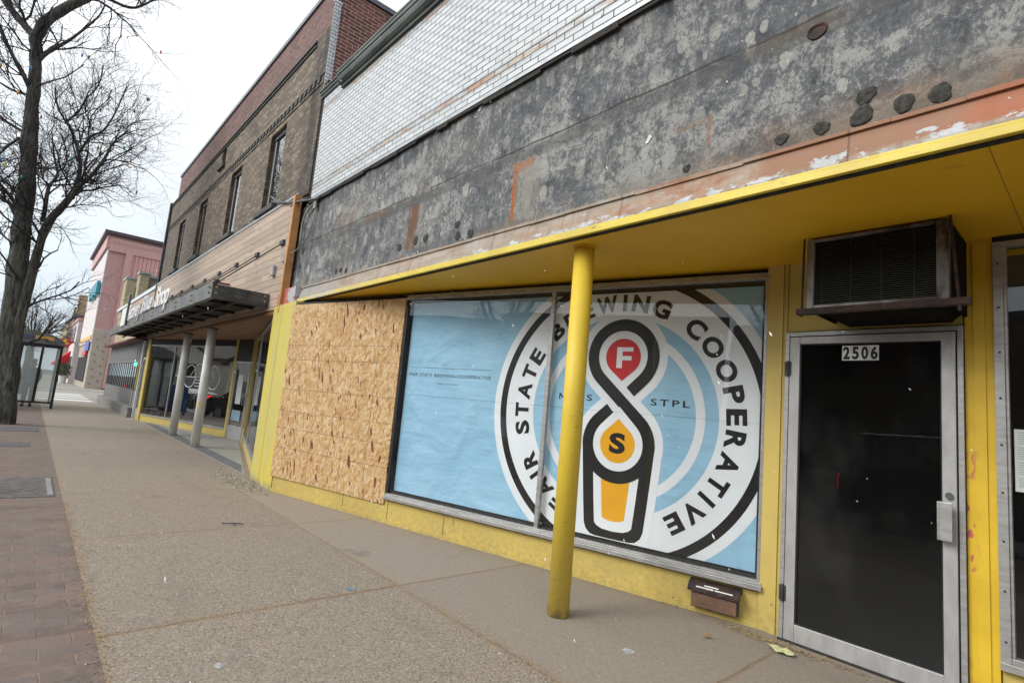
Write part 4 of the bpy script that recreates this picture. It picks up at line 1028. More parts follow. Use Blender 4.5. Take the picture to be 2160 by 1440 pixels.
# string courses, dentils
f = MB(); zs1 = fz(6.90); f.box(XBL, XBR, 2.985, 2.9995, zs1, zs1 + .045).box(XBL, XBR, 2.985, 2.9995, zs1 + .17, zs1 + .215).build('string_course', MT['brown_brick'], bB)
f = MB(); x = XBL + .1
while x < XBR - .12: f.box(x, x + .10, 2.972, 2.9995, zs1 + .055, zs1 + .16); x += .215
f.each('dentil', MT['stone_dark'], bB)
MB().box(XBL, XBR - .6, 2.975, 2.9995, zt - .16, zt - .13).box(XBL, XBR - .6, 2.965, 2.9995, zt - .08, zt - .045).build('upper_course', MT['stone_dark'], bB)
# red parapet
MB().box(-22.0, XBR, 3.01, 3.4, zt + .0005, zp).build('parapet', MT['red_brick'], bB)
MB().box(XBR - .4, XBR + .001, 3.401, 16, 3, zp + .0).build('side_wall', MT['red_brick_side'], bB)
MB().box(XBR - .39, XBR + .003, 3.116, 3.4, 6.5, zp).build('side_wall', MT['red_brick_side'], bB)
MB().box(XBR + .001, XBR + .012, 3.0, 3.115, 6.4, zt + .42).build('tiled_return', MT['glazed_tile_side'], bB)
MB().box(XBR - .02, XBR + .02, 2.985, 3.13, zt + .421, zt + .45).build('return_cap', MT['coping_white'], bB)
MB().box(-22.05, XBR + .03, 2.975, 3.05, zp + .0005, zp + .09).box(XBR - .42, XBR + .04, 3.0505, 16, zp + .0005, zp + .09).build('coping', MT['coping_dark'], bB)
MB().box(XBL + .01, XBR - .4, 3.4, 16, 2.9, 8.2).build('rear_block', MT['interior_grey'], bB)
MB().tube([(XBL - .06, 2.96, 4.2), (XBL - .06, 2.96, zt)], .05, 8).build('downspout', MT['iron_dark'], bB)
# upper windows
for a, b in WX:
    f = MB(); f.box(a + .005, a + .06, 3.075, 3.12, zw0, zw1); f.box(b - .05, b, 3.075, 3.12, zw0, zw1); f.box(a + .0605, b - .0505, 3.075, 3.12, zw0, zw0 + .06); f.box(a + .0605, b - .0505, 3.06, 3.12, zw1 - .10, zw1)
    wf = f.build('window', MT['iron_dark'], bB)
    f = MB(); f.box(a + .061, a + .14, 3.083, 3.11, zw0 + .061, zw1 - .101); f.box(b - .10, b - .051, 3.083, 3.11, zw0 + .061, zw1 - .101); f.build('sash', MT['mid_grey'], wf)
    MB().box(a + .141, b - .101, 3.088, 3.092, zw0 + .061, zw1 - .101).build('pane', MT['upper_glass'], wf)
    MB().box(a + .001, b - .001, 3.20, 3.21, zw0, zw1).build('blind', MT['coping_grey'], wf)
    MB().box(a - .001, a + .004, 3.004, 3.074, zw0, zw1).build('reveal', MT['brown_brick_side'], wf)
    f = MB(); f.box(a - .1, b + .1, 2.90, 3.21, zw0 - .115, zw0 + .0); f.build('sill', MT['stone_dark'], wf, bevel=.012)
# cedar band
cz0, cz1 = 2.80, fz(4.85)
MB().box(-29.5, fx(-9.5), 2.94, 2.999, cz0, cz1 - .002).build('cedar_band', MT['cedar'], bB)
MB().box(-29.5, fx(-9.45), 2.925, 2.9995, cz1, cz1 + .05).build('cedar_cap', MT['coping_grey'], bB)
MB().prism([(fx(-9.5) + .001, cz1), (fx(-9.5) + .075, cz1), (fx(-9.5) + .035, 2.72), (fx(-9.5) - .035, 2.72)], lambda a, b, d: (a, d, b), 2.88, 2.998).build('cedar_trim', MT['cedar_trim'], bB)
MB().box(-9.88, -9.74, 2.88, 2.939, 3.42, 3.60).build('junction_box', MT['coping_grey'], bB, bevel=.01)
# wood soffit over the recessed entry
ws = MB(); ws.prism([(-22.6, 2.95), (-9.55, 2.95), (-9.55, 4.7), (-22.6, 4.7)], lambda a, b, d: (a, b, d), 2.72, 2.78); ws.build('entry_soffit', MT['soffit_wood'], bB)
# slender grey poles
t = thing('canopy_pole', 'nearer grey steel pole with a yellow paint smear by the bike shop entry', 'pole', (-13.9, 3.0, 0), 'grey poles under the bike shop soffit')
MB().tube([(-13.9, 3.0, 0), (-13.9, 3.0, 2.72)], .095, 24).build('pole', MT['grey_pole'], t, smooth=True)
MB().tube([(-13.9, 3.0, 2.70), (-13.9, 3.0, 2.719)], .13, 16).build('top_plate', MT['iron_dark'], t)
t2 = copy_tree(t, (-16.62, 3.03, 0), 'farther plain grey steel pole under the bike shop soffit')
f = MB(); 
pts2 = [(-75, .95), (-40, 1.0), (-12, 1.06), (-14, .98), (-35, .90), (-55, .80), (-70, .74), (-78, .84)]
f.add([(-13.9 + .097 * math.cos(R_(a)), 3.0 + .097 * math.sin(R_(a)), z) for a, z in pts2], [tuple(range(len(pts2)))]); f.build('paint_smear', MT['paint_yellow'], t)

# entry storefront: left plane A-B, door B-C, right plane C-D
LP, LL = frame((-21.78, 2.88), (-16.45, 4.27)); 
sf = thing('glazed_storefront', 'glazed bike shop front with low yellow plinth and yellow jambs', 'shop front', (-18, 3.6, 0))
MB().box(.17, LL, 0, .2, 0, .20, LP).build('plinth', MT['yellow_paint'], sf)
MB().box(3.98, 4.0, -.03, -.001, 0, .2, LP).build('drain_pipe', MT['iron_dark'], sf)
MB().box(-.02, .16, -.03, .15, 0, 2.72, LP).build('jamb', MT['yellow_paint'], sf)
MB().box(LL - .08, LL + .02, -.03, .12, 0, 2.72, LP).build('jamb', MT['yellow_paint'], sf)
f = MB(); f.box(.17, LL - .081, -.02, .05, .201, .245, LP); f.box(.17, LL - .081, -.01, .05, 2.50, 2.54, LP); f.box(1.86, 1.90, -.01, .03, .2455, 2.4995, LP); f.build('window_frame', MT['aluminium'], sf)
MB().box(.17, LL - .081, .0, .06, 2.541, 2.72, LP).build('dark_header', MT['black_rubber'], sf)
MB().box(.17, 1.859, .010, .014, .2455, 2.4995, LP).build('pane', MT['bike_glass'], sf)
MB().box(1.901, LL - .081, .010, .014, .2455, 2.4995, LP).build('pane', MT['bike_glass'], sf)
# window sticker: a bicycle drawn with two rings
f = MB()
for cu_ in (3.04, 4.42):
    f.tube([LP(cu_ + .34 * math.cos(a), .006, 1.60 + .34 * math.sin(a)) for a in [k * math.pi / 20 for k in range(41)]], .013, 4, False)
f.tube([LP(3.04, .006, 1.60), LP(3.42, .006, 1.98), LP(4.15, .006, 2.0), LP(4.42, .006, 1.60)], .010, 4); f.tube([LP(3.42, .006, 1.98), LP(3.66, .006, 1.55), LP(4.15, .006, 1.98)], .010, 4)
for i, (a_, b_) in enumerate(((3.35, 4.1), (3.3, 3.95), (3.4, 4.15))): f.tube([LP(a_, .006, 1.50 - i * .09), LP(b_, .006, 1.50 - i * .09)], .012, 4)
f.build('window_sticker', MT['white_letter'], sf)
BC, BL = frame((-16.43, 4.27), (-15.52, 4.42))
def shopdoor(T, u0, u1, lab, loc):
    d = thing('shop_door', lab, 'door', loc)
    f = MB(); f.box(u0, u0 + .05, -.02, .03, 0, 2.12, T); f.box(u1 - .05, u1, -.02, .03, 0, 2.12, T); f.box(u0 + .0505, u1 - .0505, -.02, .03, 2.05, 2.12, T); f.box(u0 + .0505, u1 - .0505, -.015, .03, 0, .36, T)
    f.build('leaf_frame', MT['door_aluminium'], d)
    MB().box(u0 + .051, u1 - .051, .0, .004, .3605, 2.0495, T).build('pane', MT['bike_glass'], d)
    f = MB(); f.tube([T(u1 - .09, -.02, .95), T(u1 - .09, -.07, .95), T(u1 - .09, -.07, 1.25), T(u1 - .09, -.02, 1.25)], .012, 6); f.build('handle', MT['chrome'], d)
    return d
d1_ = shopdoor(BC, .03, BL - .03, 'aluminium glass door of the bike shop entry with papers taped on it', (-16, 4.3, 0))
f = MB(); f.box(.25, .55, -.006, -.004, .95, 1.75, BC).build('notice', MT['paper'], d1_)
f = MB(); f.box(.15, .65, -.006, -.004, .50, .78, BC).build('poster', MT['blue_tile'], d1_)
MB().box(.0, BL, -.01, .05, 2.14, 2.72, BC).build('transom', MT['black_rubber'], sf)
CDp, CL = frame((-15.50, 4.42), (-9.62, 2.98))
MB().box(-.02, .09, -.03, .12, 0, 2.72, CDp).build('jamb', MT['yellow_paint'], sf)
d2_ = shopdoor(CDp, .12, 1.05, 'clear aluminium glass door of the bike shop entry without papers', (-15, 4.3, 0))
MB().box(.1, 1.1, -.0, .05, 2.14, 2.72, CDp).build('transom', MT['bike_glass'], sf)
MB().box(1.07, 1.17, -.03, .12, 0, 2.72, CDp).build('jamb', MT['yellow_paint'], sf)
MB().box(1.18, CL, 0, .2, 0, .20, CDp).build('plinth', MT['yellow_paint'], sf)
f = MB(); f.box(1.18, CL, -.02, .05, .201, .245, CDp); f.box(1.18, CL, -.01, .05, 2.60, 2.66, CDp); f.box(3.0, 3.04, -.01, .03, .2455, 2.5995, CDp); f.build('window_frame', MT['aluminium'], sf)
MB().box(1.18, CL, .01, .014, .2455, 2.5995, CDp).build('pane', MT['bike_glass'], sf)
f = MB(); f.add([CDp(CL - .9, -.02, 2.28), CDp(CL - .62, -.05, 2.46), CDp(CL - .5, -.05, 2.34), CDp(CL - .8, -.02, 2.12)], [(0, 1, 2, 3)]); tp = f.build('paper_scrap', MT['tape_yellow'], sf)
# inside
f = MB(); f.box(-22, -9.4, 8.4, 8.5, 0, 3); f.box(-22, -9.4, 4.72, 8.4, 2.8, 2.9); f.box(-22, -9.4, 4.6, 8.4, .004, .01); f.build('inner_wall', MT['interior_grey'], bB)
f = MB(); random.seed(4)
for i in range(9):
    x = -21 + i * 1.2 + random.uniform(-.3, .3); y = random.uniform(5.6, 7.6); f.box(x, x + random.uniform(.3, .9), y, y + .3, .01, random.uniform(.8, 1.7))
f.each('display_unit', MT['interior_wood'], bB)
# white bicycle in the window
def bicycle(par, T, u, v, col):
    W = MB(); TY = MB(); Z = .20
    for cu_ in (u, u + 1.02):
        TY.tube([T(cu_ + .33 * math.cos(a), v, Z + .35 + .33 * math.sin(a)) for a in [k * math.pi / 16 for k in range(33)]], .018, 6, False)
    TY.build('tyre', MT['tyre'], par)
    for cu_ in (u, u + 1.02):
        W.tube([T(cu_ + .305 * math.cos(a), v, Z + .35 + .305 * math.sin(a)) for a in [k * math.pi / 16 for k in range(33)]], .010, 4, False)
        for k in range(12):
            a = k * math.pi / 6; W.tube([T(cu_, v, Z + .35), T(cu_ + .3 * math.cos(a), v, Z + .35 + .3 * math.sin(a))], .002, 3, False)
    W.build('wheel_rim', MT['chrome'], par)
    F = MB(); bb = (u + .43, Z + .30); st_ = (u + .28, Z + .82); hd = (u + .82, Z + .84); hl = (u + .86, Z + .72)
    for a, b in (((u, Z + .35), bb), ((u, Z + .35), st_), (bb, st_), (st_, hd), (bb, hl), (hl, (u + 1.02, Z + .35)), (hd, hl)): F.tube([T(a[0], v, a[1]), T(b[0], v, b[1])], .015, 6)
    F.build('frame', col, par)
    F = MB(); F.tube([T(st_[0] - .02, v, st_[1]), T(st_[0] - .04, v, st_[1] + .12)], .012, 6); F.box(st_[0] - .16, st_[0] + .12, v - .06, v + .06, st_[1] + .12, st_[1] + .16, T); F.build('saddle', MT['tyre'], par)
    F = MB(); F.tube([T(hd[0], v, hd[1]), T(hd[0] - .02, v, hd[1] + .12), T(hd[0] + .08, v - .12, hd[1] + .14), T(hd[0] + .17, v - .2, hd[1] + .08), T(hd[0] + .12, v - .2, hd[1] - .03)], .012, 6); F.build('handlebar', MT['chrome'], par)
t = thing('bicycle', 'white framed bicycle displayed behind the bike shop window', 'bicycle', LP(3.0, .5, .2)); bicycle(t, LP, 2.28, .45, MT['white_paint'])
f = MB(); f.tube([LP(3.30, .40, .55), LP(3.30, .37, .55)], .19, 16); f.build('wheel_cover', MT['red_sign'], t)
MB().box(1.2, 4.9, .22, 1.3, .012, .16, LP).build('display_platform', MT['interior_wood'], sf)

# steel canopy
cn = thing('steel_canopy', 'long bolted steel canopy hung on rods over the bike shop', 'canopy', (-17, 2.5, 2.9))
cxr, cxl, cy0, cy1, cz_0, cz_1 = -9.9, -25.4, 2.03, 2.94, 2.87, 3.12
MB().box(cxl, cxr, cy0, cy0 + .012, cz_0, cz_1).box(cxl, cxr, cy0 + .0125, cy0 + .08, cz_0, cz_0 + .012).box(cxl, cxr, cy0 + .0125, cy0 + .07, cz_1 - .012, cz_1).build('front_channel', MT['steel'], cn)
MB().box(cxr, cxr + .012, cy0, cy1, cz_0, cz_1 - .02).box(cxr - .07, cxr - .0005, cy0 + .09, cy1, cz_0, cz_0 + .012).build('end_channel', MT['steel_dark'], cn)
MB().box(cxl, cxr - .001, cy0 + .0805, cy1, cz_0 + .075, cz_0 + .10).build('deck', MT['canopy_deck'], cn)
f = MB()
for i in range(12): x = cxr - .9 - i * 1.27; f.box(x, x + .06, cy0 + .081, cy1, cz_0 + .03, cz_0 + .0745)
f.each('cross_beam', MT['canopy_deck'], cn)
MB().box(cxl + .0, cxr - .08, cy0 + .4, cy0 + .46, cz_0 + .0, cz_0 + .028).build('cable_tray', MT['canopy_deck'], cn)
f = MB()
for i in range(11):
    x = -10.03 - i * 1.42
    for dx in ((0, .0) if i == 0 else (-.045, .045)):
        for dz in (-.045, .05):
            f.tube([(x + dx, cy0 - .022, 3.0 + dz), (x + dx, cy0, 3.0 + dz)], .016, 8)
for y_ in (cy0 + .06, cy1 - .08):
    for dz in (-.045, .05): f.tube([(cxr + .012, y_, 3.0 + dz), (cxr + .034, y_, 3.0 + dz)], .016, 8)
f.each('bolt', MT['brass'], cn)
f = MB()
for i in range(9):
    x = -9.56 - i * 1.40; f.tube([(x, 2.93, 3.98), (x - .25, cy0 + .05, cz_1)], .012, 6); f.box(x - .09, x + .09, 2.90, 2.94, 3.94, 4.02); f.box(x - .31, x - .19, cy0 + .0, cy0 + .07, cz_1, cz_1 + .035)
f.each('hanger_rod', MT['iron_dark'], cn, per=3)
f = MB(); f.box(-9.98, -9.93, 2.06, 2.30, cz_1 + .002, cz_1 + .03); f.build('red_bracket', MT['maroon'], cn)
# sign letters on the canopy edge
sg = thing('shop_sign', 'white script letters reading Recovery Bike Shop on the canopy edge', 'sign', (-16.5, 2.05, 3.15))
SG = lambda a, b, d: (a, d, b)
for w_, a_, b_, z_ in (('Shop', -15.45, -13.72, 2.98), ('Bike', -17.55, -16.0, 3.16), ('Recovery', -20.3, -17.85, 2.98)):
    f = MB(); put3d(f, text_fit(w_, a_, b_, z_, 3.60, .022, .25), SG, 2.0, 2.025); f.build('lettering', MT['white_letter'], sg)
MB().box(-20.62, -20.45, 1.97, 2.03, 3.0, 3.95).build('sign_post', MT['steel'], sg)
MB().box(-22.0, -20.85, 2.0, 2.04, 3.02, 3.60).build('sign_panel', MT['white_paint'], sg)
MB().tube([(-20.4, 2.05, 3.13), (-13.7, 2.05, 3.13)], .012, 6).build('sign_rail', MT['steel'], sg)

# ------------------------------------------------------------------ corner shop and tan building
gb = thing('corner_shop', 'low tan brick corner shop with grey battened front and brick chimneys', 'building', (-27, 3, 0))
MB().box(-34.3, XBL - .12, 3.0, 3.4, 2.75, fz(4.72)).build('wall', MT['tan_brick'], gb)
MB().box(-34.3, XBL - .12, 2.90, 3.42, fz(4.72), fz(4.72) + .12).build('coping', MT['coping_white'], gb)
MB().box(-34.25, XBL - .12, 3.45, 14, .0, 4.2).build('rear_block', MT['tan_brick_side'], gb)
def chimney(x0, x1, y0, y1, z1, mt):
    c_ = MB().box(x0, x1, y0, y1, 4.2, z1).build('chimney', MT['tan_brick'], gb)
    MB().box(x1 + .0, x1 + .004, y0, y1, 4.2, z1).build('side_face', MT['tan_brick_east' if mt == 'tan_brick' else mt], c_)
    MB().box(x0 - .05, x1 + .06, y0 - .05, y1 + .05, z1, z1 + .1).build('cap', MT['coping_grey'], c_)
chimney(-34.4, -33.1, 2.98, 3.35, 6.25, 'tan_brick'); chimney(-34.0, -33.2, 3.36, 4.6, 5.85, 'tan_brick_side'); chimney(-29.2, -28.5, 3.0, 3.34, 5.92, 'tan_brick'); chimney(-29.1, -28.55, 3.345, 4.2, 5.8, 'tan_brick_side')
MB().box(-34.3, -23.0, 2.72, 3.3, 0, .34).build('base', MT['base_concrete'], gb)
f = MB(); f.box(-34.2, -23.2, 2.95, 3.0, .34, .92); f.box(-34.2, -23.2, 2.95, 3.0, 1.98, 2.75); f.box(-34.2, -34.0, 2.95, 3.0, .9205, 1.9795); f.build('siding', MT['grey_siding'], gb)
f = MB(); x = -34.2
while x < -23.2:
    f.box(x, x + .05, 2.943, 2.949, .34, .92); f.box(x, x + .05, 2.943, 2.949, 1.98, 2.75); f.box(x, x + .035, 2.935, 2.96, .9205, 1.9795); x += .62
f.each('batten', MT['siding_dark'], gb)
MB().box(-34.0, -23.2, 2.98, 2.984, .925, 1.975).build('pane', MT['bike_glass'], gb)
MB().box(-34.0, -23.2, 2.90, 2.95, 1.94, 1.99).build('window_rail', MT['grey_siding'], gb)
f = MB(); f.box(-24.4, -24.1, 2.962, 2.972, .95, 1.9); f.build('window_banner', MT['yellow_sign'], gb)
f = MB(); f.box(-23.85, -23.45, 2.962, 2.972, 1.15, 1.75); f.build('window_banner', MT['paper'], gb)
f = MB(); f.box(-23.85, -23.45, 2.962, 2.972, .93, 1.14); f.box(-23.85, -23.45, 2.962, 2.972, 1.76, 1.93); f.box(-27.5, -26.2, 2.962, 2.972, .95, 1.05); f.build('window_banner', MT['red_sign'], gb)
f = MB(); f.tube([(-25.0 + .14 * math.cos(a), 2.955, 1.93 + .1 * math.sin(a)) for a in [k * math.pi / 6 for k in range(13)]], .02, 5, False); f.build('neon_ring', MT['green_lamp'], gb)
MB().box(-34.0, -23.2, 5.0, 5.1, 0, 2.8).build('inner_wall', MT['interior_grey'], gb)
MB().box(-34.6, -23.0, 2.6, 2.95, 2.74, 2.80).build('canopy_edge', MT['maroon'], gb)
MB().box(-23.0, -22.85, 2.86, 3.2, 0, 2.72).build('door_post', MT['coping_white'], gb)
dg_ = shopdoor(frame((-22.83, 2.93), (-21.9, 2.93))[0], .02, .90, 'narrow grey framed door between the battened shop and the yellow jamb', (-22.4, 2.93, 0))
MB().box(-22.83, -21.9, 2.93, 2.98, 2.14, 2.72).build('transom', MT['black_rubber'], dg_)
MB().box(-22.8, -21.95, 3.4, 3.5, 0, 2.7).build('vestibule_wall', MT['interior_dark'], dg_)

# ------------------------------------------------------------------ pink building and row beyond
pk = thing('pink_building', 'tall pink corner building with corrugated side and tiled beige base', 'building', (-57, 3.1, 0))
MB().box(-72, -57.0, 3.1, 30, 4.98, 12.0).build('wall', MT['pink_wall'], pk)
MB().box(-57.0, -56.9, 4.75, 30, 4.98, 11.75).build('corrugated_side', MT['pink_corrugated'], pk)
MB().box(-57.0, -56.7, 4.30, 4.75, .1, 11.75).build('pink_pilaster', MT['pink_trim'], pk)
MB().box(-57.0, -56.8, 3.1, 30, 11.76, 12.9).build('frieze', MT['pink_trim'], pk)
MB().box(-72.4, -57.0, 2.85, 30.3, 12.0, 13.15).build('upper_wall', MT['pink_trim'], pk)
MB().box(-72.6, -56.6, 2.6, 30.4, 13.16, 13.45).build('eave', MT['eave_dark'], pk)
f = MB(); y = 3.3
while y < 16: f.box(-56.8, -56.76, y, y + .14, 12.45, 12.62); y += .3
f.build('frieze_dentil', MT['pink_wall'], pk)
MB().box(-72, -57.02, 3.02, 3.09, 3.9, 11.9).build('pale_front', MT['pale_front'], pk)
MB().box(-57.0, -56.85, 3.1, 4.29, 0, 4.95).build('tiled_base', MT['beige_wall'], pk)
f = MB(); g_ = MB(); random.seed(9)
for i in range(7):
    for j in range(2):
        y = 3.35 + j * .5 + (i % 2) * .12; z = .35 + i * .62 + j * .28
        f.box(-56.849, -56.83, y, y + .1, z, z + .1); g_.box(-56.849, -56.83, y - .11, y - .01, z + .1, z + .2)
f.each('rust_tile', MT['rust_tile'], pk); g_.each('blue_tile', MT['blue_tile'], pk)
MB().box(-72, -57.0, 3.1, 4, 0, 4.9).build('front_base', MT['beige_wall'], pk)
f = MB(); f.box(-70.5, -59, 3.05, 3.095, .5, 2.7); sw = f.build('shop_window', MT['interior_dark'], pk)
MB().box(-62.5, -58.3, 2.97, 3.05, 3.2, 4.0).build('blue_sign', MT['blue_sign'], pk); MB().box(-63.5, -59.3, 2.9, 3.04, 2.8, 3.15).build('red_sign', MT['red_sign'], pk)
MB().box(-70, -57.5, 2.95, 3.01, 4.1, 4.45).build('sign_band', MT['orange_sign'], pk)
f = MB()
for i in range(5): f.box(-64.4 + i * 1.5, -63.2 + i * 1.5, 2.72, 2.95, 7.9 + (i % 2) * .15, 9.1)
f.each('teal_sign', MT['teal_paint'], pk)
f = MB(); f.box(-57.4, -57.0, 4.4, 12, 0, 4.9).build('side_shop_wall', MT['white_paint'], pk)
MB().box(-56.99, -56.96, 4.7, 7.6, .5, 2.9).build('side_shop_window', MT['bike_glass'], pk)
MB().box(-57.05, -57.0, 4.7, 7.6, .5, 2.9).build('window_back', MT['interior_dark'], pk)
MB().box(-56.95, -56.93, 5.2, 6.0, 3.1, 4.2).build('round_sign', MT['blue_sign'], pk); MB().box(-56.9, -56.8, 5.6, 5.8, .9, 2.0).build('green_banner', MT['bulb_green'], pk)
MB().box(-56.9, -56.86, 3.1, 30, 4.9, 4.98).build('ledge', MT['coping_white'], pk)
pk.location.y += .42

def rowhouse(x0, x1, z1, mat, lab, roofm='coping_grey', wins=3, y=3.1):
    b = thing('row_building', lab, 'building', ((x0 + x1) / 2, y, 0))
    MB().box(x0, x1, y, y + 16, 0, z1).build('wall', MT[mat], b); MB().box(x0 - .1, x1 + .1, y - .12, y + 16.1, z1, z1 + .3).build('roof_edge', MT[roofm], b)
    n = int((x1 - x0) / 3)
    for i in range(n):
        xx = x0 + 1 + i * 3; w = MB().box(xx, xx + 1.3, y - .03, y - .005, 4.3, 6.2).build('window', MT['interior_dark'], b)
    MB().box(x0 + .8, x1 - .8, y - .04, y - .006, .5, 2.8).build('shop_window', MT['interior_dark'], b)
    return b
b_ = rowhouse(-84, -72.8, 6.6, 'pale_front', 'low pale shop beyond the pink building with red awning', 'pink_trim')
b2 = rowhouse(-100, -84.2, 7.8, 'far_brick', 'distant brown brick building with flat roof and chimney', 'coping_dark')
MB().box(-86.8, -84.6, 3.2, 5, 7.8, 10.6).build('chimney', MT['tan_brick'], b2)
MB().box(-93, -91, 3.2, 5, 7.8, 9.6).build('chimney', MT['far_brick'], b2)
b3 = rowhouse(-125, -100.3, 8.0, 'tan_brick', 'pale tan building closing the end of the street', 'coping_grey')
aw = thing('awning', 'bright red sloping fabric awning on the far shops', 'awning', (-80, 2.5, 2.5))
f = MB(); f.prism([(3.1, 3.5), (3.1, 2.05), (1.75, 1.75), (1.70, 1.95)], lambda a, b, d: (d, a, b), -84.5, -77.5); f.build('fabric', MT['awning_red'], aw)
sn = thing('hanging_sign', 'red and yellow flame-shaped sign hanging over the far sidewalk', 'sign', (-74, 2.2, 4))
f = MB(); P = [(1.55, 4.05), (2.0, 4.6), (2.3, 4.5), (2.55, 4.85), (2.75, 4.45), (3.08, 4.4), (2.85, 4.05), (2.6, 3.6), (2.3, 3.75), (2.0, 3.45), (1.9, 3.8)]
f.prism(P, lambda a, b, d: (d, a, b), -74.2, -74.05); f.build('panel', MT['red_sign'], sn)
f = MB(); P = [(1.75, 4.0), (2.1, 4.4), (2.5, 4.55), (2.4, 4.2), (2.75, 4.15), (2.35, 3.95), (2.45, 3.65), (2.1, 3.8), (1.95, 3.6)]
f.prism(P, lambda a, b, d: (d, a, b), -74.04, -74.0); f.build('flame', MT['yellow_sign'], sn)
for nm, lab, x, y, mt in (('planter', 'small red planter by the far shop front', -73.5, 2.3, 'terracotta'), ('planter', 'white planter holding a round clipped shrub', -70.5, 2.55, 'white_paint')):
    t = thing(nm, lab, 'planter', (x, y, 0)); MB().tube([(x, y, 0), (x, y, .75)], [.28, .36], 12).build('pot', MT[mt], t)
    f = MB(); random.seed(int(-x))
    for i in range(420):
        a = random.uniform(0, 6.28); b = random.uniform(-1, 1); r = random.uniform(.35, .85) * (1 if mt == 'white_paint' else .6); s = math.sqrt(1 - b * b)
        c_ = Vector((x + r * s * math.cos(a), y + .8 * r * s * math.sin(a), 1.35 + r * b)); u = Vector([random.uniform(-1, 1) for _ in range(3)]) * .1; w = Vector([random.uniform(-1, 1) for _ in range(3)]) * .1
        f.add([c_ - u, c_ + w, c_ + u], [(0, 1, 2)])
    f.build('foliage', MT['shrub'], t)

# ------------------------------------------------------------------ bus shelter and person
bs = thing('bus_shelter', 'bus shelter with barrel roof and patterned glass end panel', 'bus shelter', (-26.5, -.2, 0))
f = MB()
for y in (.72, .20, -.36, -.90, -1.42): f.box(-25.85, -25.75, y, y + .08, (0 if y in (.72, -1.42) else .2), 2.22)
f.box(-25.86, -25.74, -1.42, .80, 2.18, 2.30); f.box(-25.84, -25.76, -1.34, .72, .18, .24)
for y in (.72, -1.42):
    f.box(-29.3, -29.2, y, y + .08, 0, 2.22); f.box(-29.2, -25.86, y + .01, y + .07, 2.19, 2.29)
f.box(-27.5, -27.42, -1.42, -1.34, 0, 2.2); f.box(-29.19, -25.86, -1.41, -1.35, .2, .26)
f.build('frame', MT['shelter_frame'], bs)
P = [(.86, 2.28)] + [(-.31 + 1.17 * math.cos(R_(a)), 2.30 + .46 * math.sin(R_(a))) for a in range(0, 181, 12)] + [(-1.48, 2.28)]
MB().prism(P, lambda a, b, d: (d, a, b), -29.4, -25.74).build('roof', MT['shelter_roof'], bs)
MB().box(-25.739, -25.72, -.02, .50, 2.44, 2.58).build('route_sign', MT['orange_sign'], bs); MB().box(-25.739, -25.72, -.62, -.06, 2.46, 2.58).build('route_sign', MT['slate_sign'], bs)
for y0, y1 in ((.285, .715), (-.275, .195), (-.815, -.365), (-1.335, -.905)): MB().box(-25.805, -25.797, y0, y1, .245, 2.175).build('glass_panel', MT['frit_glass'], bs)
MB().box(-29.19, -25.87, -1.385, -1.377, .265, 2.185).build('glass_panel', MT['clear_glass'], bs)
MB().box(-29.0, -26.2, -1.3, -.95, .42, .47).build('bench', MT['iron_dark'], bs)

def skin_obj(name, verts, edges, radii, mat, parent, lv=2, root=0):
    me = bpy.data.meshes.new(name); off = wloc(parent) if parent else Vector((0, 0, 0))
    me.from_pydata([tuple(Vector(v) - off) for v in verts], edges, []); me.update(); me.materials.append(mat)
    o = bpy.data.objects.new(name, me); COL.objects.link(o)
    if parent: o.parent = parent
    md = o.modifiers.new('skin', 'SKIN'); md.use_smooth_shade = True
    sv = me.skin_vertices[0].data if me.skin_vertices else None
    if sv is None:
        bpy.context.view_layer.update()
    for i, r in enumerate(radii):
        me.skin_vertices[0].data[i].radius = (r, r) if not hasattr(r, '__len__') else r
        me.skin_vertices[0].data[i].use_root = (i == root)
    s = o.modifiers.new('sub', 'SUBSURF'); s.levels = lv; s.render_levels = lv
    return o
pr = thing('person', 'person in a dark teal jacket and jeans standing inside the shelter', 'person', (-26.7, .0, 0))
PX, PY = -26.7, .07
def V(a, b, c): return (PX + a, PY + b, c)
body_v = [V(0, 0, .92), V(0, 0, 1.12), V(0, 0, 1.34), V(0, .01, 1.44), V(.01, .02, 1.53), V(.01, .03, 1.63), V(0, .17, 1.38), V(0, .24, 1.12), V(.08, .20, .90), V(.10, .20, .82), V(0, -.17, 1.38), V(0, -.24, 1.12), V(.08, -.2, .90), V(.10, -.2, .82), V(0, .09, .86), V(0, .10, .48), V(0, .10, .08), V(.16, .11, .04), V(0, -.09, .86), V(0, -.10, .48), V(0, -.10, .08), V(.16, -.11, .04), V(.05, .115, 1.575), V(-.02, -.05, 1.58), V(.11, -.03, 1.57)]
body_e = [(4, 22), (4, 23), (4, 24), (0, 1), (1, 2), (2, 3), (3, 4), (4, 5), (2, 6), (6, 7), (7, 8), (8, 9), (2, 10), (10, 11), (11, 12), (12, 13), (0, 14), (14, 15), (15, 16), (16, 17), (0, 18), (18, 19), (19, 20), (20, 21)]
rad = [(.12, .15), (.11, .14), (.12, .16), .055, .072, .082, .055, .045, .035, .03, .055, .045, .035, .03, .085, .06, .045, .04, .085, .06, .045, .04, .016, .02, .02]
person = skin_obj('body', body_v, body_e, rad, MT['skin'], pr)
jv = [V(0, 0, .80), V(0, 0, 1.12), V(0, 0, 1.36), V(0, .01, 1.44), V(0, .18, 1.37), V(0, .25, 1.12), V(.08, .21, .92), V(0, -.18, 1.37), V(0, -.25, 1.12), V(.08, -.21, .92)]
skin_obj('jacket', jv, [(0, 1), (1, 2), (2, 3), (2, 4), (4, 5), (5, 6), (2, 7), (7, 8), (8, 9)], [(.16, .205), (.16, .20), (.14, .185), .07, .08, .07, .055, .08, .07, .055], MT['jacket_teal'], pr)
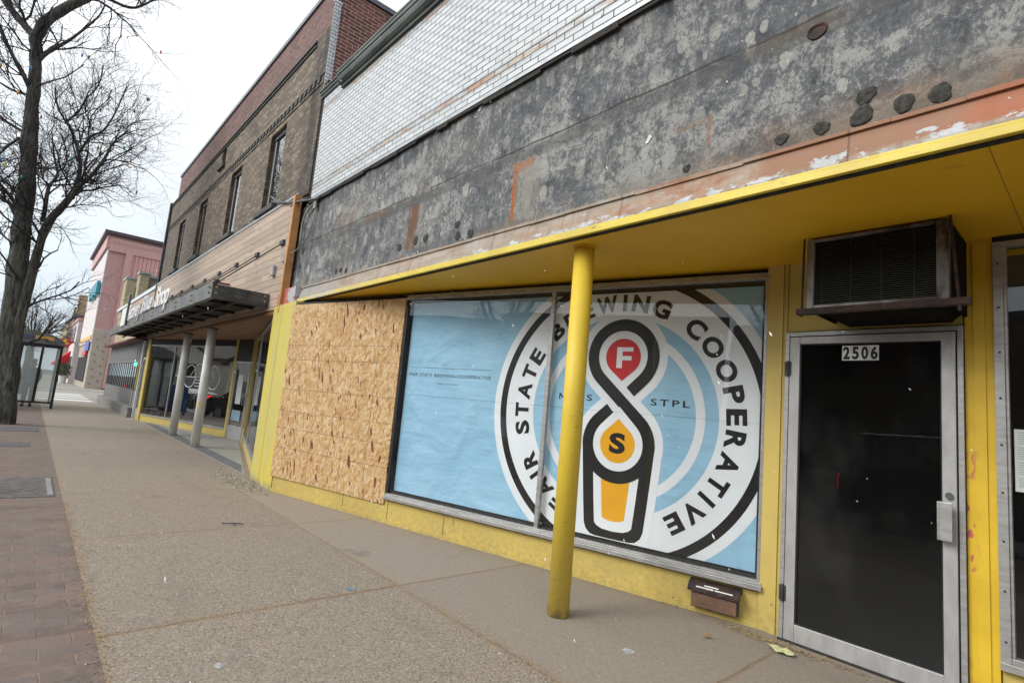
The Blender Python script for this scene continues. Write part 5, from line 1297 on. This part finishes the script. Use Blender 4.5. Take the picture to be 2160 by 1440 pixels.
tv = [V(0, 0, .94), V(0, .095, .84), V(0, .10, .48), V(0, .10, .10), V(0, -.095, .84), V(0, -.10, .48), V(0, -.10, .10)]
skin_obj('trousers', tv, [(0, 1), (1, 2), (2, 3), (0, 4), (4, 5), (5, 6)], [.14, .11, .085, .075, .11, .085, .075], MT['jeans'], pr)
MB().ball(V(-.015, .015, 1.68), .098, 14, 10, (1, .92, .85)).build('hair', MT['hair'], pr, smooth=True)
f = MB(); f.ball(V(.07, .11, .05), .09, 10, 6, (1.5, .6, .6)); f.ball(V(.07, -.11, .05), .09, 10, 6, (1.5, .6, .6)); f.each('shoe', MT['jeans'], pr, smooth=True)

# ------------------------------------------------------------------ trees
def tree_limbs(limbs, twigp, seed, base, x0):
    """limbs: lists of (y, z, radius, dx); returns limb MB, twig MB, tips"""
    random.seed(seed); L = MB(); T = MB(); nodes = []
    for lb, n in limbs:
        pts = [Vector((x0 + q[3] if len(q) > 3 else x0, q[0], q[1])) for q in lb]; rd = [q[2] for q in lb]
        P2, R2 = [], []
        for i in range(len(pts) - 1):
            for k in range(4):
                t = k / 4
                a, b = pts[i], pts[i + 1]; m0 = (pts[i + 1] - pts[max(i - 1, 0)]) * .5; m1 = (pts[min(i + 2, len(pts) - 1)] - pts[i]) * .5
                p = a * (2 * t ** 3 - 3 * t * t + 1) + m0 * (t ** 3 - 2 * t * t + t) + b * (-2 * t ** 3 + 3 * t * t) + m1 * (t ** 3 - t * t)
                r = rd[i] * (1 - t) + rd[i + 1] * t
                P2.append(p + Vector([random.uniform(-1, 1) * r * .10 for _ in range(3)])); R2.append(r * random.uniform(.93, 1.08))
        P2.append(pts[-1]); R2.append(rd[-1])
        L.tube(P2, R2, n)
        for p, q, r in zip(P2[:-1], P2[1:], R2): nodes.append((p, (q - p).normalized(), r))
    tips = []
    def grow(p, d, r, lvl, length):
        seg = length / 5; pts = [p]; rs = [r]
        for i in range(5):
            d = (d + Vector([random.uniform(-1, 1) for _ in range(3)]) * .42 + Vector((0, 0, .06))).normalized()
            p = p + d * seg; r *= .87; pts.append(p); rs.append(r)
            if lvl > 0 and random.random() < twigp[1]:
                dd = (d + Vector([random.uniform(-1, 1) for _ in range(3)]) * .95).normalized()
                grow(p, dd, r * .72, lvl - 1, length * random.uniform(.5, .8))
        T.tube(pts, rs, 3 if r < .02 else 5, False)
        tips.append(p)
    for p, d, r in nodes:
        if r < .115 and random.random() < twigp[0]:
            side = Vector([random.uniform(-1, 1), random.uniform(-1, 1), random.uniform(-.4, 1)])
            dd = (d * .6 + side).normalized(); grow(p, dd, min(r * .55, .036), twigp[2], random.uniform(.9, 1.7))
    return L, T, tips
K = .475
def Lm(lst, n=8, dx0=0., dxs=0.): return ([(y, z, r * K * .9, dx0 + dxs * i) for i, (y, z, r) in enumerate(lst)], n)
A_ = [(-.30, -.15, .66), (-.30, .03, .60), (-.44, 1.57, .55), (-.56, 3.01, .531), (-.63, 4.23, .458), (-.73, 5.46, .458), (-.8, 6.59, .403), (-.88, 7.21, .421), (-.97, 8.22, .348), (-1.09, 9.49, .311), (-1.17, 9.99, .311)]
A1 = [(-1.17, 9.99, .238), (-1.39, 10.27, .22), (-1.78, 10.71, .202), (-2.13, 11.28, .165), (-2.4, 12.3, .1)]
A2 = [(-1.16, 9.93, .311), (-1.01, 10.52, .293), (-.6, 11.1, .275), (-.08, 11.83, .238), (.52, 13.02, .183), (1.0, 14, .1)]
A3 = [(-.06, 11.69, .128), (.6, 11.65, .082), (1.01, 12.04, .064), (1.35, 12.56, .046)]
A4 = [(-1.06, 9.35, .16), (-.88, 9.64, .128), (-.46, 10.18, .082), (-.05, 10.9, .055), (.06, 11.23, .037)]
B_ = [(-.26, -.05, .40), (-.27, .1, .33), (-.37, 1.59, .28), (-.36, 2.82, .27), (-.33, 3.7, .24), (-.29, 4.58, .22), (-.18, 5.25, .22), (.07, 5.85, .183), (.29, 6.42, .137)]
B1 = [(.29, 6.42, .12), (.42, 6.58, .1), (.65, 7.15, .085), (.77, 7.61, .065), (1.02, 7.99, .045)]
B2 = [(.18, 6.16, .128), (.21, 6.84, .119), (.11, 7.35, .11), (-.13, 7.93, .082), (-.26, 8.14, .073), (-.51, 8.57, .055), (-.62, 9.06, .046)]
B3 = [(.14, 7.29, .092), (.3, 7.77, .073), (.53, 8.0, .064), (.71, 8.58, .046), (.84, 9.36, .037)]
B4 = [(-.32, 5.21, .119), (-.34, 6.11, .11), (-.33, 6.27, .092), (-.22, 6.62, .073), (-.35, 7.08, .055), (-.5, 7.77, .037)]
B5 = [(-.22, 6.62, .055), (-.1, 6.79, .046), (-.13, 7.12, .037), (-.31, 7.45, .027)]
B6 = [(-.25, 8.08, .064), (-.05, 8.38, .055), (.05, 8.77, .046), (.25, 9.21, .037), (.27, 9.79, .027)]
L1 = [(-.83, 5.24, .147), (-1.0, 5.5, .11), (-1.19, 5.59, .11), (-1.56, 5.75, .082), (-2.4, 6.3, .06)]
L2 = [(-.81, 5.44, .128), (-1.03, 5.68, .092), (-1.23, 5.86, .082), (-1.64, 6.28, .055)]
L3 = [(-.81, 5.69, .082), (-1.0, 5.95, .073), (-1.24, 6.18, .055), (-1.5, 6.46, .037)]
L4 = [(-1.12, 8.42, .073), (-1.39, 8.42, .064), (-1.63, 8.5, .055), (-1.99, 8.63, .046)]
L5 = [(-1.07, 7.26, .082), (-1.26, 6.93, .064), (-1.42, 6.55, .046)]
L6 = [(-.05, 6.01, .046), (.6, 6.44, .027), (1.16, 6.28, .018), (1.57, 6.49, .009)]
L7 = [(-1.0, 8.5, .12), (-1.5, 9.2, .1), (-1.9, 9.9, .07), (-2.3, 10.6, .05)]
L8 = [(-.9, 7.4, .1), (-1.5, 7.7, .08), (-2.1, 8.1, .06), (-2.6, 8.3, .04)]
tr_ = thing('street_tree', 'thick bare two-stemmed tree hung with coloured bulbs in front of the bus shelter', 'tree', (-18.6, -.25, 0))
Lb, Tw, tips = tree_limbs([Lm(A_, 12), Lm(B_, 10, .12, .02), Lm(A1, 7, 0, -.2), Lm(A2, 8, 0, .15), Lm(A3, 6, .4, .1), Lm(A4, 6, 0, .2), Lm(B1, 6, .2, .2), Lm(B2, 6, .2, -.12), Lm(B3, 5, .2, .1), Lm(B4, 6, .1, -.1), Lm(B5, 5, .1, .2), Lm(B6, 5, 0, .1), Lm(L1, 6), Lm(L2, 6, 0, .2), Lm(L3, 5, 0, -.2), Lm(L4, 5), Lm(L5, 5), Lm(L6, 4), Lm(L7, 6, 0, .3), Lm(L8, 6, 0, -.3)], (.60, .74, 3), 21, None, -18.6)
Lb.build('trunk', MT['bark'], tr_, smooth=True); Tw.build('twigs', MT['twig'], tr_)
# string of coloured bulbs in the crown
sl = thing('string_lights', 'unlit coloured bulbs on a wire through the bare street tree', 'string lights', (-18.6, 0, 7))
random.seed(31); cand = [p for p in tips if 5.5 < p.z < 12.5 and -1.8 < p.y < 1.6]; random.shuffle(cand); cand = cand[:44]
for i, p in enumerate(cand):
    f = MB(); f.ball(p - Vector((0, 0, .05)), .026, 6, 5, (1, 1, 2.2)); f.build('bulb', MT[['bulb_red', 'bulb_blue', 'bulb_green', 'bulb_yellow', 'bulb_orange'][i % 5]], sl)
cand.sort(key=lambda p: p.z); f = MB()
for a, b in zip(cand[:-1:2], cand[1::2]):
    if (a - b).length < 1.6: f.tube([a, (a + b) / 2 - Vector((0, 0, .12)), b], .005, 3, False)
f.each('wire', MT['cable'], sl)
def simple_tree(name, lab, x, y, h, seed, lv=3, grp=None, thin=1.):
    t = thing(name, lab, 'tree', (x, y, 0), grp); random.seed(seed)
    limbs = [([(y, -.1, .22, 0), (y + .05, 1.5, .19, .05), (y, h * .42, .16, 0)], 8)]
    for i in range(7):
        a = i * 2.4; sp = h * .22
        limbs.append(([(y, h * (.36 + .02 * i), .11 * thin, 0), (y + sp * .45 * math.sin(a), h * .58, .09 * thin, sp * .45 * math.cos(a)), (y + sp * math.sin(a), h * (.78 + .03 * (i % 3)), .05 * thin, sp * math.cos(a))], 5))
    L, T, _ = tree_limbs(limbs, (.8, .62, lv), seed, None, x)
    L.build('trunk', MT['bark'], t, smooth=True); T.build('twigs', MT['twig'], t); return t
ft = simple_tree('street_tree', 'small bare tree farther down the street behind the shelter', -38.0, -.15, 5.6, 5, 3, thin=.4)

# ------------------------------------------------------------------ loose stuff
def litter(name, mat, n, fn, size, seed):
    random.seed(seed); f = MB()
    for i in range(n):
        x, y, z = fn(); s = random.uniform(*size); a = random.uniform(0, 6.28); l = s * random.uniform(1.2, 3.2)
        d = Vector((math.cos(a), math.sin(a), random.uniform(-.15, .3))) * l; w = Vector((-math.sin(a), math.cos(a), random.uniform(-.4, .4))) * s * .5; c_ = Vector((x, y, z + .004))
        f.add([c_ - d * .5, c_ + w, c_ + d * .5 + Vector((0, 0, s * .3)), c_ - w], [(0, 1, 2), (0, 2, 3)])
    return f.build(name, mat, kind='stuff')
g_ = random.gauss
o = litter('leaf_debris', MT['leaf'], 2400, lambda: (random.uniform(-8, 1.5), .5 + g_(0, .035), 0), (.003, .009), 1)
o['label'] = 'orange brown leaf crumbs along the edge of the brick strip'
o = litter('leaf_debris', MT['leaf'], 900, lambda: (random.triangular(-5.6, 1.0, -2.2), 2.47 + g_(0, .03), 0), (.0025, .008), 2); o['label'] = 'orange leaf crumbs lying in the sidewalk joint'
o = litter('leaf_debris', MT['leaf'], 420, lambda: (-3.93 + g_(0, .026), random.uniform(.5, 2.45), 0), (.0025, .007), 3); o['label'] = 'leaf crumbs in the cross joint of the sidewalk'
o = litter('straw_litter', MT['straw'], 420, lambda: (-1.78 + g_(0, .22), 4.22 + g_(0, .05), random.uniform(0, .02)), (.004, .009), 4); o['label'] = 'dry straw and needles heaped in the corner by the glass door'
o = litter('straw_litter', MT['leaf'], 260, lambda: (-1.55 + g_(0, .35), 4.26 + g_(0, .03), 0), (.005, .012), 5); o['label'] = 'brown leaf bits along the door threshold'
o = litter('wood_chip_litter', MT['chip'], 900, lambda: (-9.0 + g_(0, .5), 2.66 + g_(0, .11), 0), (.007, .024), 6); o['label'] = 'pale chips and grit gathered at the foot of the yellow pillar'
def alongw():
    u = random.uniform(0, 6.5); p = WP(u, -.03 - abs(g_(0, .03)), 0); return p
o = litter('leaf_debris', MT['leaf'], 380, alongw, (.004, .010), 7); o['label'] = 'leaf dust at the foot of the yellow plinth'
o = litter('scattered_debris', MT['chip'], 420, lambda: (random.uniform(-12, 0), random.uniform(.6, 4.0), 0), (.004, .012), 8); o['label'] = 'tiny pale chips scattered over the sidewalk'
def leafobj(x, y, l, w, mat, name, lab, seed):
    random.seed(seed); f = MB(); P = []
    n = 14
    for i in range(n):
        a = 2 * math.pi * i / n; r = 1 + random.uniform(-.18, .18); P.append((x + l * r * math.cos(a), y + w * r * math.sin(a), .012 + random.uniform(0, .02)))
    f.add(P + [(x, y, .02)], [(i, (i + 1) % n, n) for i in range(n)]); o = f.build(name, MT[mat]); tag(o, lab, 'leaf'); return o
leafobj(-1.60, 4.12, .085, .05, 'pale_leaf', 'fallen_leaf', 'large pale green yellow leaf by the door corner', 3)
leafobj(-1.30, 3.66, .03, .018, 'leaf', 'fallen_leaf', 'small orange brown leaf lying in front of the door', 4)
leafobj(-2.02, 3.86, .035, .014, 'leaf', 'fallen_leaf', 'thin brown leaf on the ground below the letter box', 5)
# twig on the sidewalk
f = MB(); f.tube([(-6.42, 1.76, .012), (-6.36, 1.84, .02), (-6.33, 1.95, .012)], .006, 5); f.tube([(-6.36, 1.84, .02), (-6.26, 1.86, .014)], .004, 5); tag(f.build('fallen_twig', MT['iron_dark']), 'small dark forked twig lying on the sidewalk', 'twig')
# gum and paint spots
def spot(x, y, r, mat, name, lab, cat, seed):
    random.seed(seed); n = 18; f = MB()
    P = [(x + r * random.uniform(.75, 1.2) * math.cos(2 * math.pi * i / n), y + r * .8 * random.uniform(.75, 1.2) * math.sin(2 * math.pi * i / n)) for i in range(n)]
    f.prism(P, lambda a, b, d: (a, b, d), .0005, .0035); o = f.build(name, mat); tag(o, lab, cat); return o
mb_ = M('blue_spot'); MT['blue_spot'] = mb_.bsdf(mb_.mix(mb_.noise(sc=30, d=4).st(.4, .6), (.10, .16, .24), (.2, .2, .2)), .8)
mb_ = M('gum_spot'); MT['gum_spot'] = mb_.bsdf(mb_.mix(mb_.noise(sc=30, d=4).st(.4, .6), (.42, .43, .44), (.26, .25, .24)), .8)
spot(-4.02, 2.10, .045, MT['blue_spot'], 'paint_spot', 'faint blue paint spot near the leaf-filled sidewalk joint', 'paint spot', 1)
spot(-3.25, .98, .03, MT['gum_spot'], 'gum_spot', 'pale flattened gum spot on the coarse speckled slab', 'gum', 2)
spot(-2.18, 3.16, .045, MT['gum_spot'], 'gum_spot', 'faint pale blotch on the concrete between the yellow pole foot and the letter box', 'gum', 3)
# falling snow
random.seed(77); f = MB()
CAMP = Vector((0, 0, 1.5)); 
for i in range(300):
    d = random.uniform(1.6, 13); ang = R_(random.uniform(92, 176)); x = d * math.cos(ang); y = d * math.sin(ang) * .98
    if y > 4.3: y = random.uniform(.6, 4.2)
    z = random.uniform(.05, 1.5 + d * .75); 
    if y > 2.9 and z > 2.7: y = random.uniform(.3, 2.8)
    r = random.choice((.0006, .0009, .0012, .0016, .0022)) * random.uniform(.8, 1.2) * (1 + d * .12)
    dr_ = Vector((random.uniform(.3, 1.), random.uniform(-.3, .3), -1.)).normalized(); c_ = Vector((x, y, z)); l = random.uniform(1.5, 4) * r
    s_ = dr_.orthogonal().normalized(); t_ = dr_.cross(s_)
    f.add([c_ - dr_ * l, c_ + s_ * r, c_ + t_ * r, c_ - s_ * r, c_ - t_ * r, c_ + dr_ * l], [(0, 1, 2), (0, 2, 3), (0, 3, 4), (0, 4, 1), (5, 2, 1), (5, 3, 2), (5, 4, 3), (5, 1, 4)])
o = f.build('falling_snow', MT['snow'], kind='stuff'); o['label'] = 'fine sparse snowflakes falling in front of the shops'

# ------------------------------------------------------------------ across the street (seen in the shop glass)
mbx2 = thing('mail_collection_box', 'blue round-topped street mail box reflected in the bike shop glass', 'mail box', (-24.6, -.75, 0))
P = [(-.28, .12), (-.28, 1.0)] + [(.28 * -math.cos(R_(a)), 1.0 + .28 * math.sin(R_(a))) for a in range(15, 166, 15)] + [(.28, 1.0), (.28, .12)]
MB().prism(P, lambda a, b, d: (-24.6 + d, -.75 + a, b), -.28, .28).build('body', MT['mail_blue'], mbx2)
f = MB()
for sx in (-.22, .22):
    for sy in (-.22, .22): f.box(-24.6 + sx - .03, -24.6 + sx + .03, -.75 + sy - .03, -.75 + sy + .03, 0, .12)
f.each('foot', MT['mail_blue'], mbx2)
def car(x, y, mat, lab, suv=True):
    t = thing('parked_car', lab, 'car', (x, y, -.16), 'cars parked along the kerb')
    if suv: P = [(-2.3, .35), (-2.3, 1.0), (-2.1, 1.12), (-1.95, 1.78), (.7, 1.80), (1.3, 1.18), (2.2, 1.05), (2.35, .8), (2.3, .35)]
    else: P = [(-2.3, .32), (-2.3, .9), (-2.1, 1.0), (-1.5, 1.02), (-.9, 1.42), (.4, 1.45), (1.1, 1.02), (2.1, .9), (2.3, .7), (2.25, .32)]
    MB().prism(P, lambda a, b, d: (x + a, y + d, b - .16), -.88, .88).build('body', MT[mat], t, bevel=.06)
    Wn_ = [(-1.8, 1.2), (-1.72, 1.66), (.55, 1.68), (1.0, 1.22)] if suv else [(-1.2, 1.06), (-.8, 1.36), (.35, 1.38), (.85, 1.06)]
    MB().prism(Wn_, lambda a, b, d: (x + a, y + d, b - .16), -.895, .895).build('side_glass', MT['bike_glass'], t)
    for sx in (-1.4, 1.45):
        for sy in (-.85, .85):
            w = MB(); w.tube([(x + sx, y + sy - .1, .17), (x + sx, y + sy + .1, .17)], .33, 18); w = w.build('wheel', MT['tyre'], t)
            h = MB(); h.tube([(x + sx, y + sy - .11, .17), (x + sx, y + sy + .11, .17)], .18, 12); h.build('rim', MT['chrome'], w)
    for sy in (-.7, .7): MB().box(x - 2.32, x - 2.28, y + sy - .13, y + sy + .13, .6, .85).build('tail_light', MT['tail_lamp'], t)
car(-28.2, -3.3, 'car_dark', 'black estate car parked at the kerb behind the bus shelter'); car(-22.6, -3.3, 'car_dark', 'dark sedan parked at the kerb beside the mail box', False); car(-8, -3.4, 'car_silver', 'silver car parked at the kerb opposite the poster', False); car(-1.2, -3.4, 'car_dark', 'dark tall car parked at the kerb opposite the glass door'); car(5.0, -3.4, 'car_red', 'red car parked at the kerb beyond the door', False)
def opp(x0, x1, z, mat, lab, gable=False, y1=-19.5, gk=.42):
    b = thing('opposite_building', lab, 'building', ((x0 + x1) / 2, y1, 0)); MB().box(x0, x1, y1 - 10, y1, 0, z).build('wall', MT[mat], b)
    if gable:
        f = MB(); c_ = (x0 + x1) / 2; f.prism([(x0 - .3, z), (c_, z + (x1 - x0) * gk), (x1 + .3, z)], lambda a, b, d: (a, d, b), y1 - 10, y1 + .02); f.build('gable', MT[mat], b)
        f = MB(); h = (x1 - x0) * gk
        f.prism([(x0 - .5, z - .1), (c_, z + h), (x1 + .5, z - .1), (x1 + .5, z + .15), (c_, z + h + .3), (x0 - .5, z + .15)], lambda a, b, d: (a, d, b), y1 - 10.2, y1 + .4); f.build('roof', MT['roof_brown'], b)
    else: MB().box(x0 - .1, x1 + .1, y1 - 10.1, y1 + .15, z, z + .35).build('roof_edge', MT['eave_dark'], b)
    n = max(1, int((x1 - x0) / 3.2))
    for i in range(n):
        xx = x0 + .9 + i * (x1 - x0 - 1) / n; w = MB().box(xx, xx + 1.2, y1, y1 + .03, 1.2, 2.9).build('window', MT['interior_dark'], b)
        if z > 5: MB().box(xx, xx + 1.2, y1, y1 + .03, 4.2, 5.8).build('window', MT['interior_dark'], b)
    return b
opp(-95, -66, 3.4, 'stucco_white', 'long pale stucco building across the street', True, gk=.10); opp(-64, -56, 4.2, 'stucco_cream', 'cream gabled house across the street', True)
opp(-54, -44, 3.4, 'stucco_white', 'white gabled house across the street', True, gk=.24); opp(-42, -31, 3.0, 'stucco_cream', 'low cream house with brown roof across the street', True, gk=.26); opp(-30, -14.5, 6.3, 'far_brick', 'long dark brick shop row across the street')
opp(-14, -2, 6.6, 'far_brick', 'brick shop block across the street facing the poster'); opp(-1.6, 14, 6.2, 'interior_wood', 'dark brown block across the street facing the glass door'); opp(15, 34, 6.6, 'far_brick', 'brick block across the street beyond the dark brown one')
t1 = simple_tree('street_tree', 'bare tree across the street by the gabled houses', -50, -16.5, 11, 12, 2, 'bare trees across the street')
for i, (x, y, l) in enumerate(((-60, -31, 'tall bare tree behind the cream gabled house'), (-36, -31, 'bare tree behind the brown brick block opposite'), (-13, -17, 'bare tree on the opposite sidewalk'), (.5, -17, 'bare tree on the opposite sidewalk facing the door'), (9, -16.5, 'bare tree on the opposite sidewalk facing the side window'))):
    copy_tree(t1, (x, y, 0), l)

# ------------------------------------------------------------------ camera
Rm = ((0.6655165396032989, -0.03278406599031029, -0.7456627525440664), (0.7411860079248762, 0.14671805011242156, 0.6550703133462805), (0.08792631671368883, -0.9886349269514768, 0.121942380003066))
cam = bpy.data.cameras.new('camera'); co = bpy.data.objects.new('camera', cam); COL.objects.link(co)
mm = Matrix(((Rm[0][0], -Rm[0][1], -Rm[0][2], 0), (Rm[1][0], -Rm[1][1], -Rm[1][2], 0), (Rm[2][0], -Rm[2][1], -Rm[2][2], 1.5), (0, 0, 0, 1)))
co.matrix_world = mm; cam.lens = 18.954; cam.sensor_width = 36; cam.clip_start = .05; cam.clip_end = 900
sc.camera = co
# ------------------------------------------------------------------ light
w = bpy.data.worlds.new('World'); sc.world = w; w.use_nodes = True; nt = w.node_tree; nt.nodes.clear()
out = nt.nodes.new('ShaderNodeOutputWorld'); bg = nt.nodes.new('ShaderNodeBackground')
sky = nt.nodes.new('ShaderNodeTexSky'); sky.sky_type = 'NISHITA'; sky.sun_disc = False; sky.sun_elevation = R_(36); sky.sun_rotation = R_(200); sky.air_density = 1.2; sky.dust_density = 3
tc = nt.nodes.new('ShaderNodeTexCoord'); sx = nt.nodes.new('ShaderNodeSeparateXYZ'); nt.links.new(tc.outputs['Generated'], sx.inputs[0])
nz = nt.nodes.new('ShaderNodeTexNoise'); nz.inputs['Scale'].default_value = 1.6; nz.inputs['Detail'].default_value = 4; nt.links.new(tc.outputs['Generated'], nz.inputs['Vector'])
ad = nt.nodes.new('ShaderNodeMath'); ad.operation = 'MULTIPLY_ADD'; nt.links.new(nz.outputs[0], ad.inputs[0]); ad.inputs[1].default_value = .35; nt.links.new(sx.outputs[2], ad.inputs[2])
rp = nt.nodes.new('ShaderNodeValToRGB'); nt.links.new(ad.outputs[0], rp.inputs[0]); e = rp.color_ramp.elements
e[0].position = .12; e[0].color = (.52, .61, .68, 1); e[1].position = .62; e[1].color = (.80, .82, .84, 1)
dpn = nt.nodes.new('ShaderNodeVectorMath'); dpn.operation = 'DOT_PRODUCT'; nt.links.new(tc.outputs['Generated'], dpn.inputs[0]); dpn.inputs[1].default_value = (-.30, -.80, .52)
g1_ = nt.nodes.new('ShaderNodeMath'); g1_.operation = 'MAXIMUM'; nt.links.new(dpn.outputs['Value'], g1_.inputs[0]); g1_.inputs[1].default_value = 0
g2_ = nt.nodes.new('ShaderNodeMath'); g2_.operation = 'POWER'; nt.links.new(g1_.outputs[0], g2_.inputs[0]); g2_.inputs[1].default_value = 2.0
g3_ = nt.nodes.new('ShaderNodeMath'); g3_.operation = 'MULTIPLY_ADD'; nt.links.new(g2_.outputs[0], g3_.inputs[0]); g3_.inputs[1].default_value = 13.; g3_.inputs[2].default_value = 9.0
ml = nt.nodes.new('ShaderNodeVectorMath'); ml.operation = 'SCALE'; nt.links.new(rp.outputs[0], ml.inputs[0]); nt.links.new(g3_.outputs[0], ml.inputs['Scale'])
mx = nt.nodes.new('ShaderNodeMix'); mx.data_type = 'RGBA'; mx.inputs[0].default_value = .92; nt.links.new(sky.outputs[0], mx.inputs[6]); nt.links.new(ml.outputs[0], mx.inputs[7])
nt.links.new(mx.outputs[2], bg.inputs[0]); bg.inputs[1].default_value = .10; nt.links.new(bg.outputs[0], out.inputs[0])
sl_ = bpy.data.lights.new('sun', 'SUN'); sl_.energy = 1.4; sl_.angle = R_(25); sl_.color = (1, .97, .92); so_ = bpy.data.objects.new('sun', sl_); COL.objects.link(so_)
dirv = Vector((math.sin(R_(200)) * math.cos(R_(36)), math.cos(R_(200)) * math.cos(R_(36)), math.sin(R_(36))))
so_.rotation_euler = dirv.to_track_quat('Z', 'Y').to_euler(); so_.location = (-10, -10, 20)
sc.view_settings.view_transform = 'Standard'; sc.view_settings.look = 'None'; sc.view_settings.exposure = .45; sc.view_settings.gamma = 1
sc.cycles.max_bounces = 10; sc.cycles.transparent_max_bounces = 24
sc.cycles.use_denoising = True
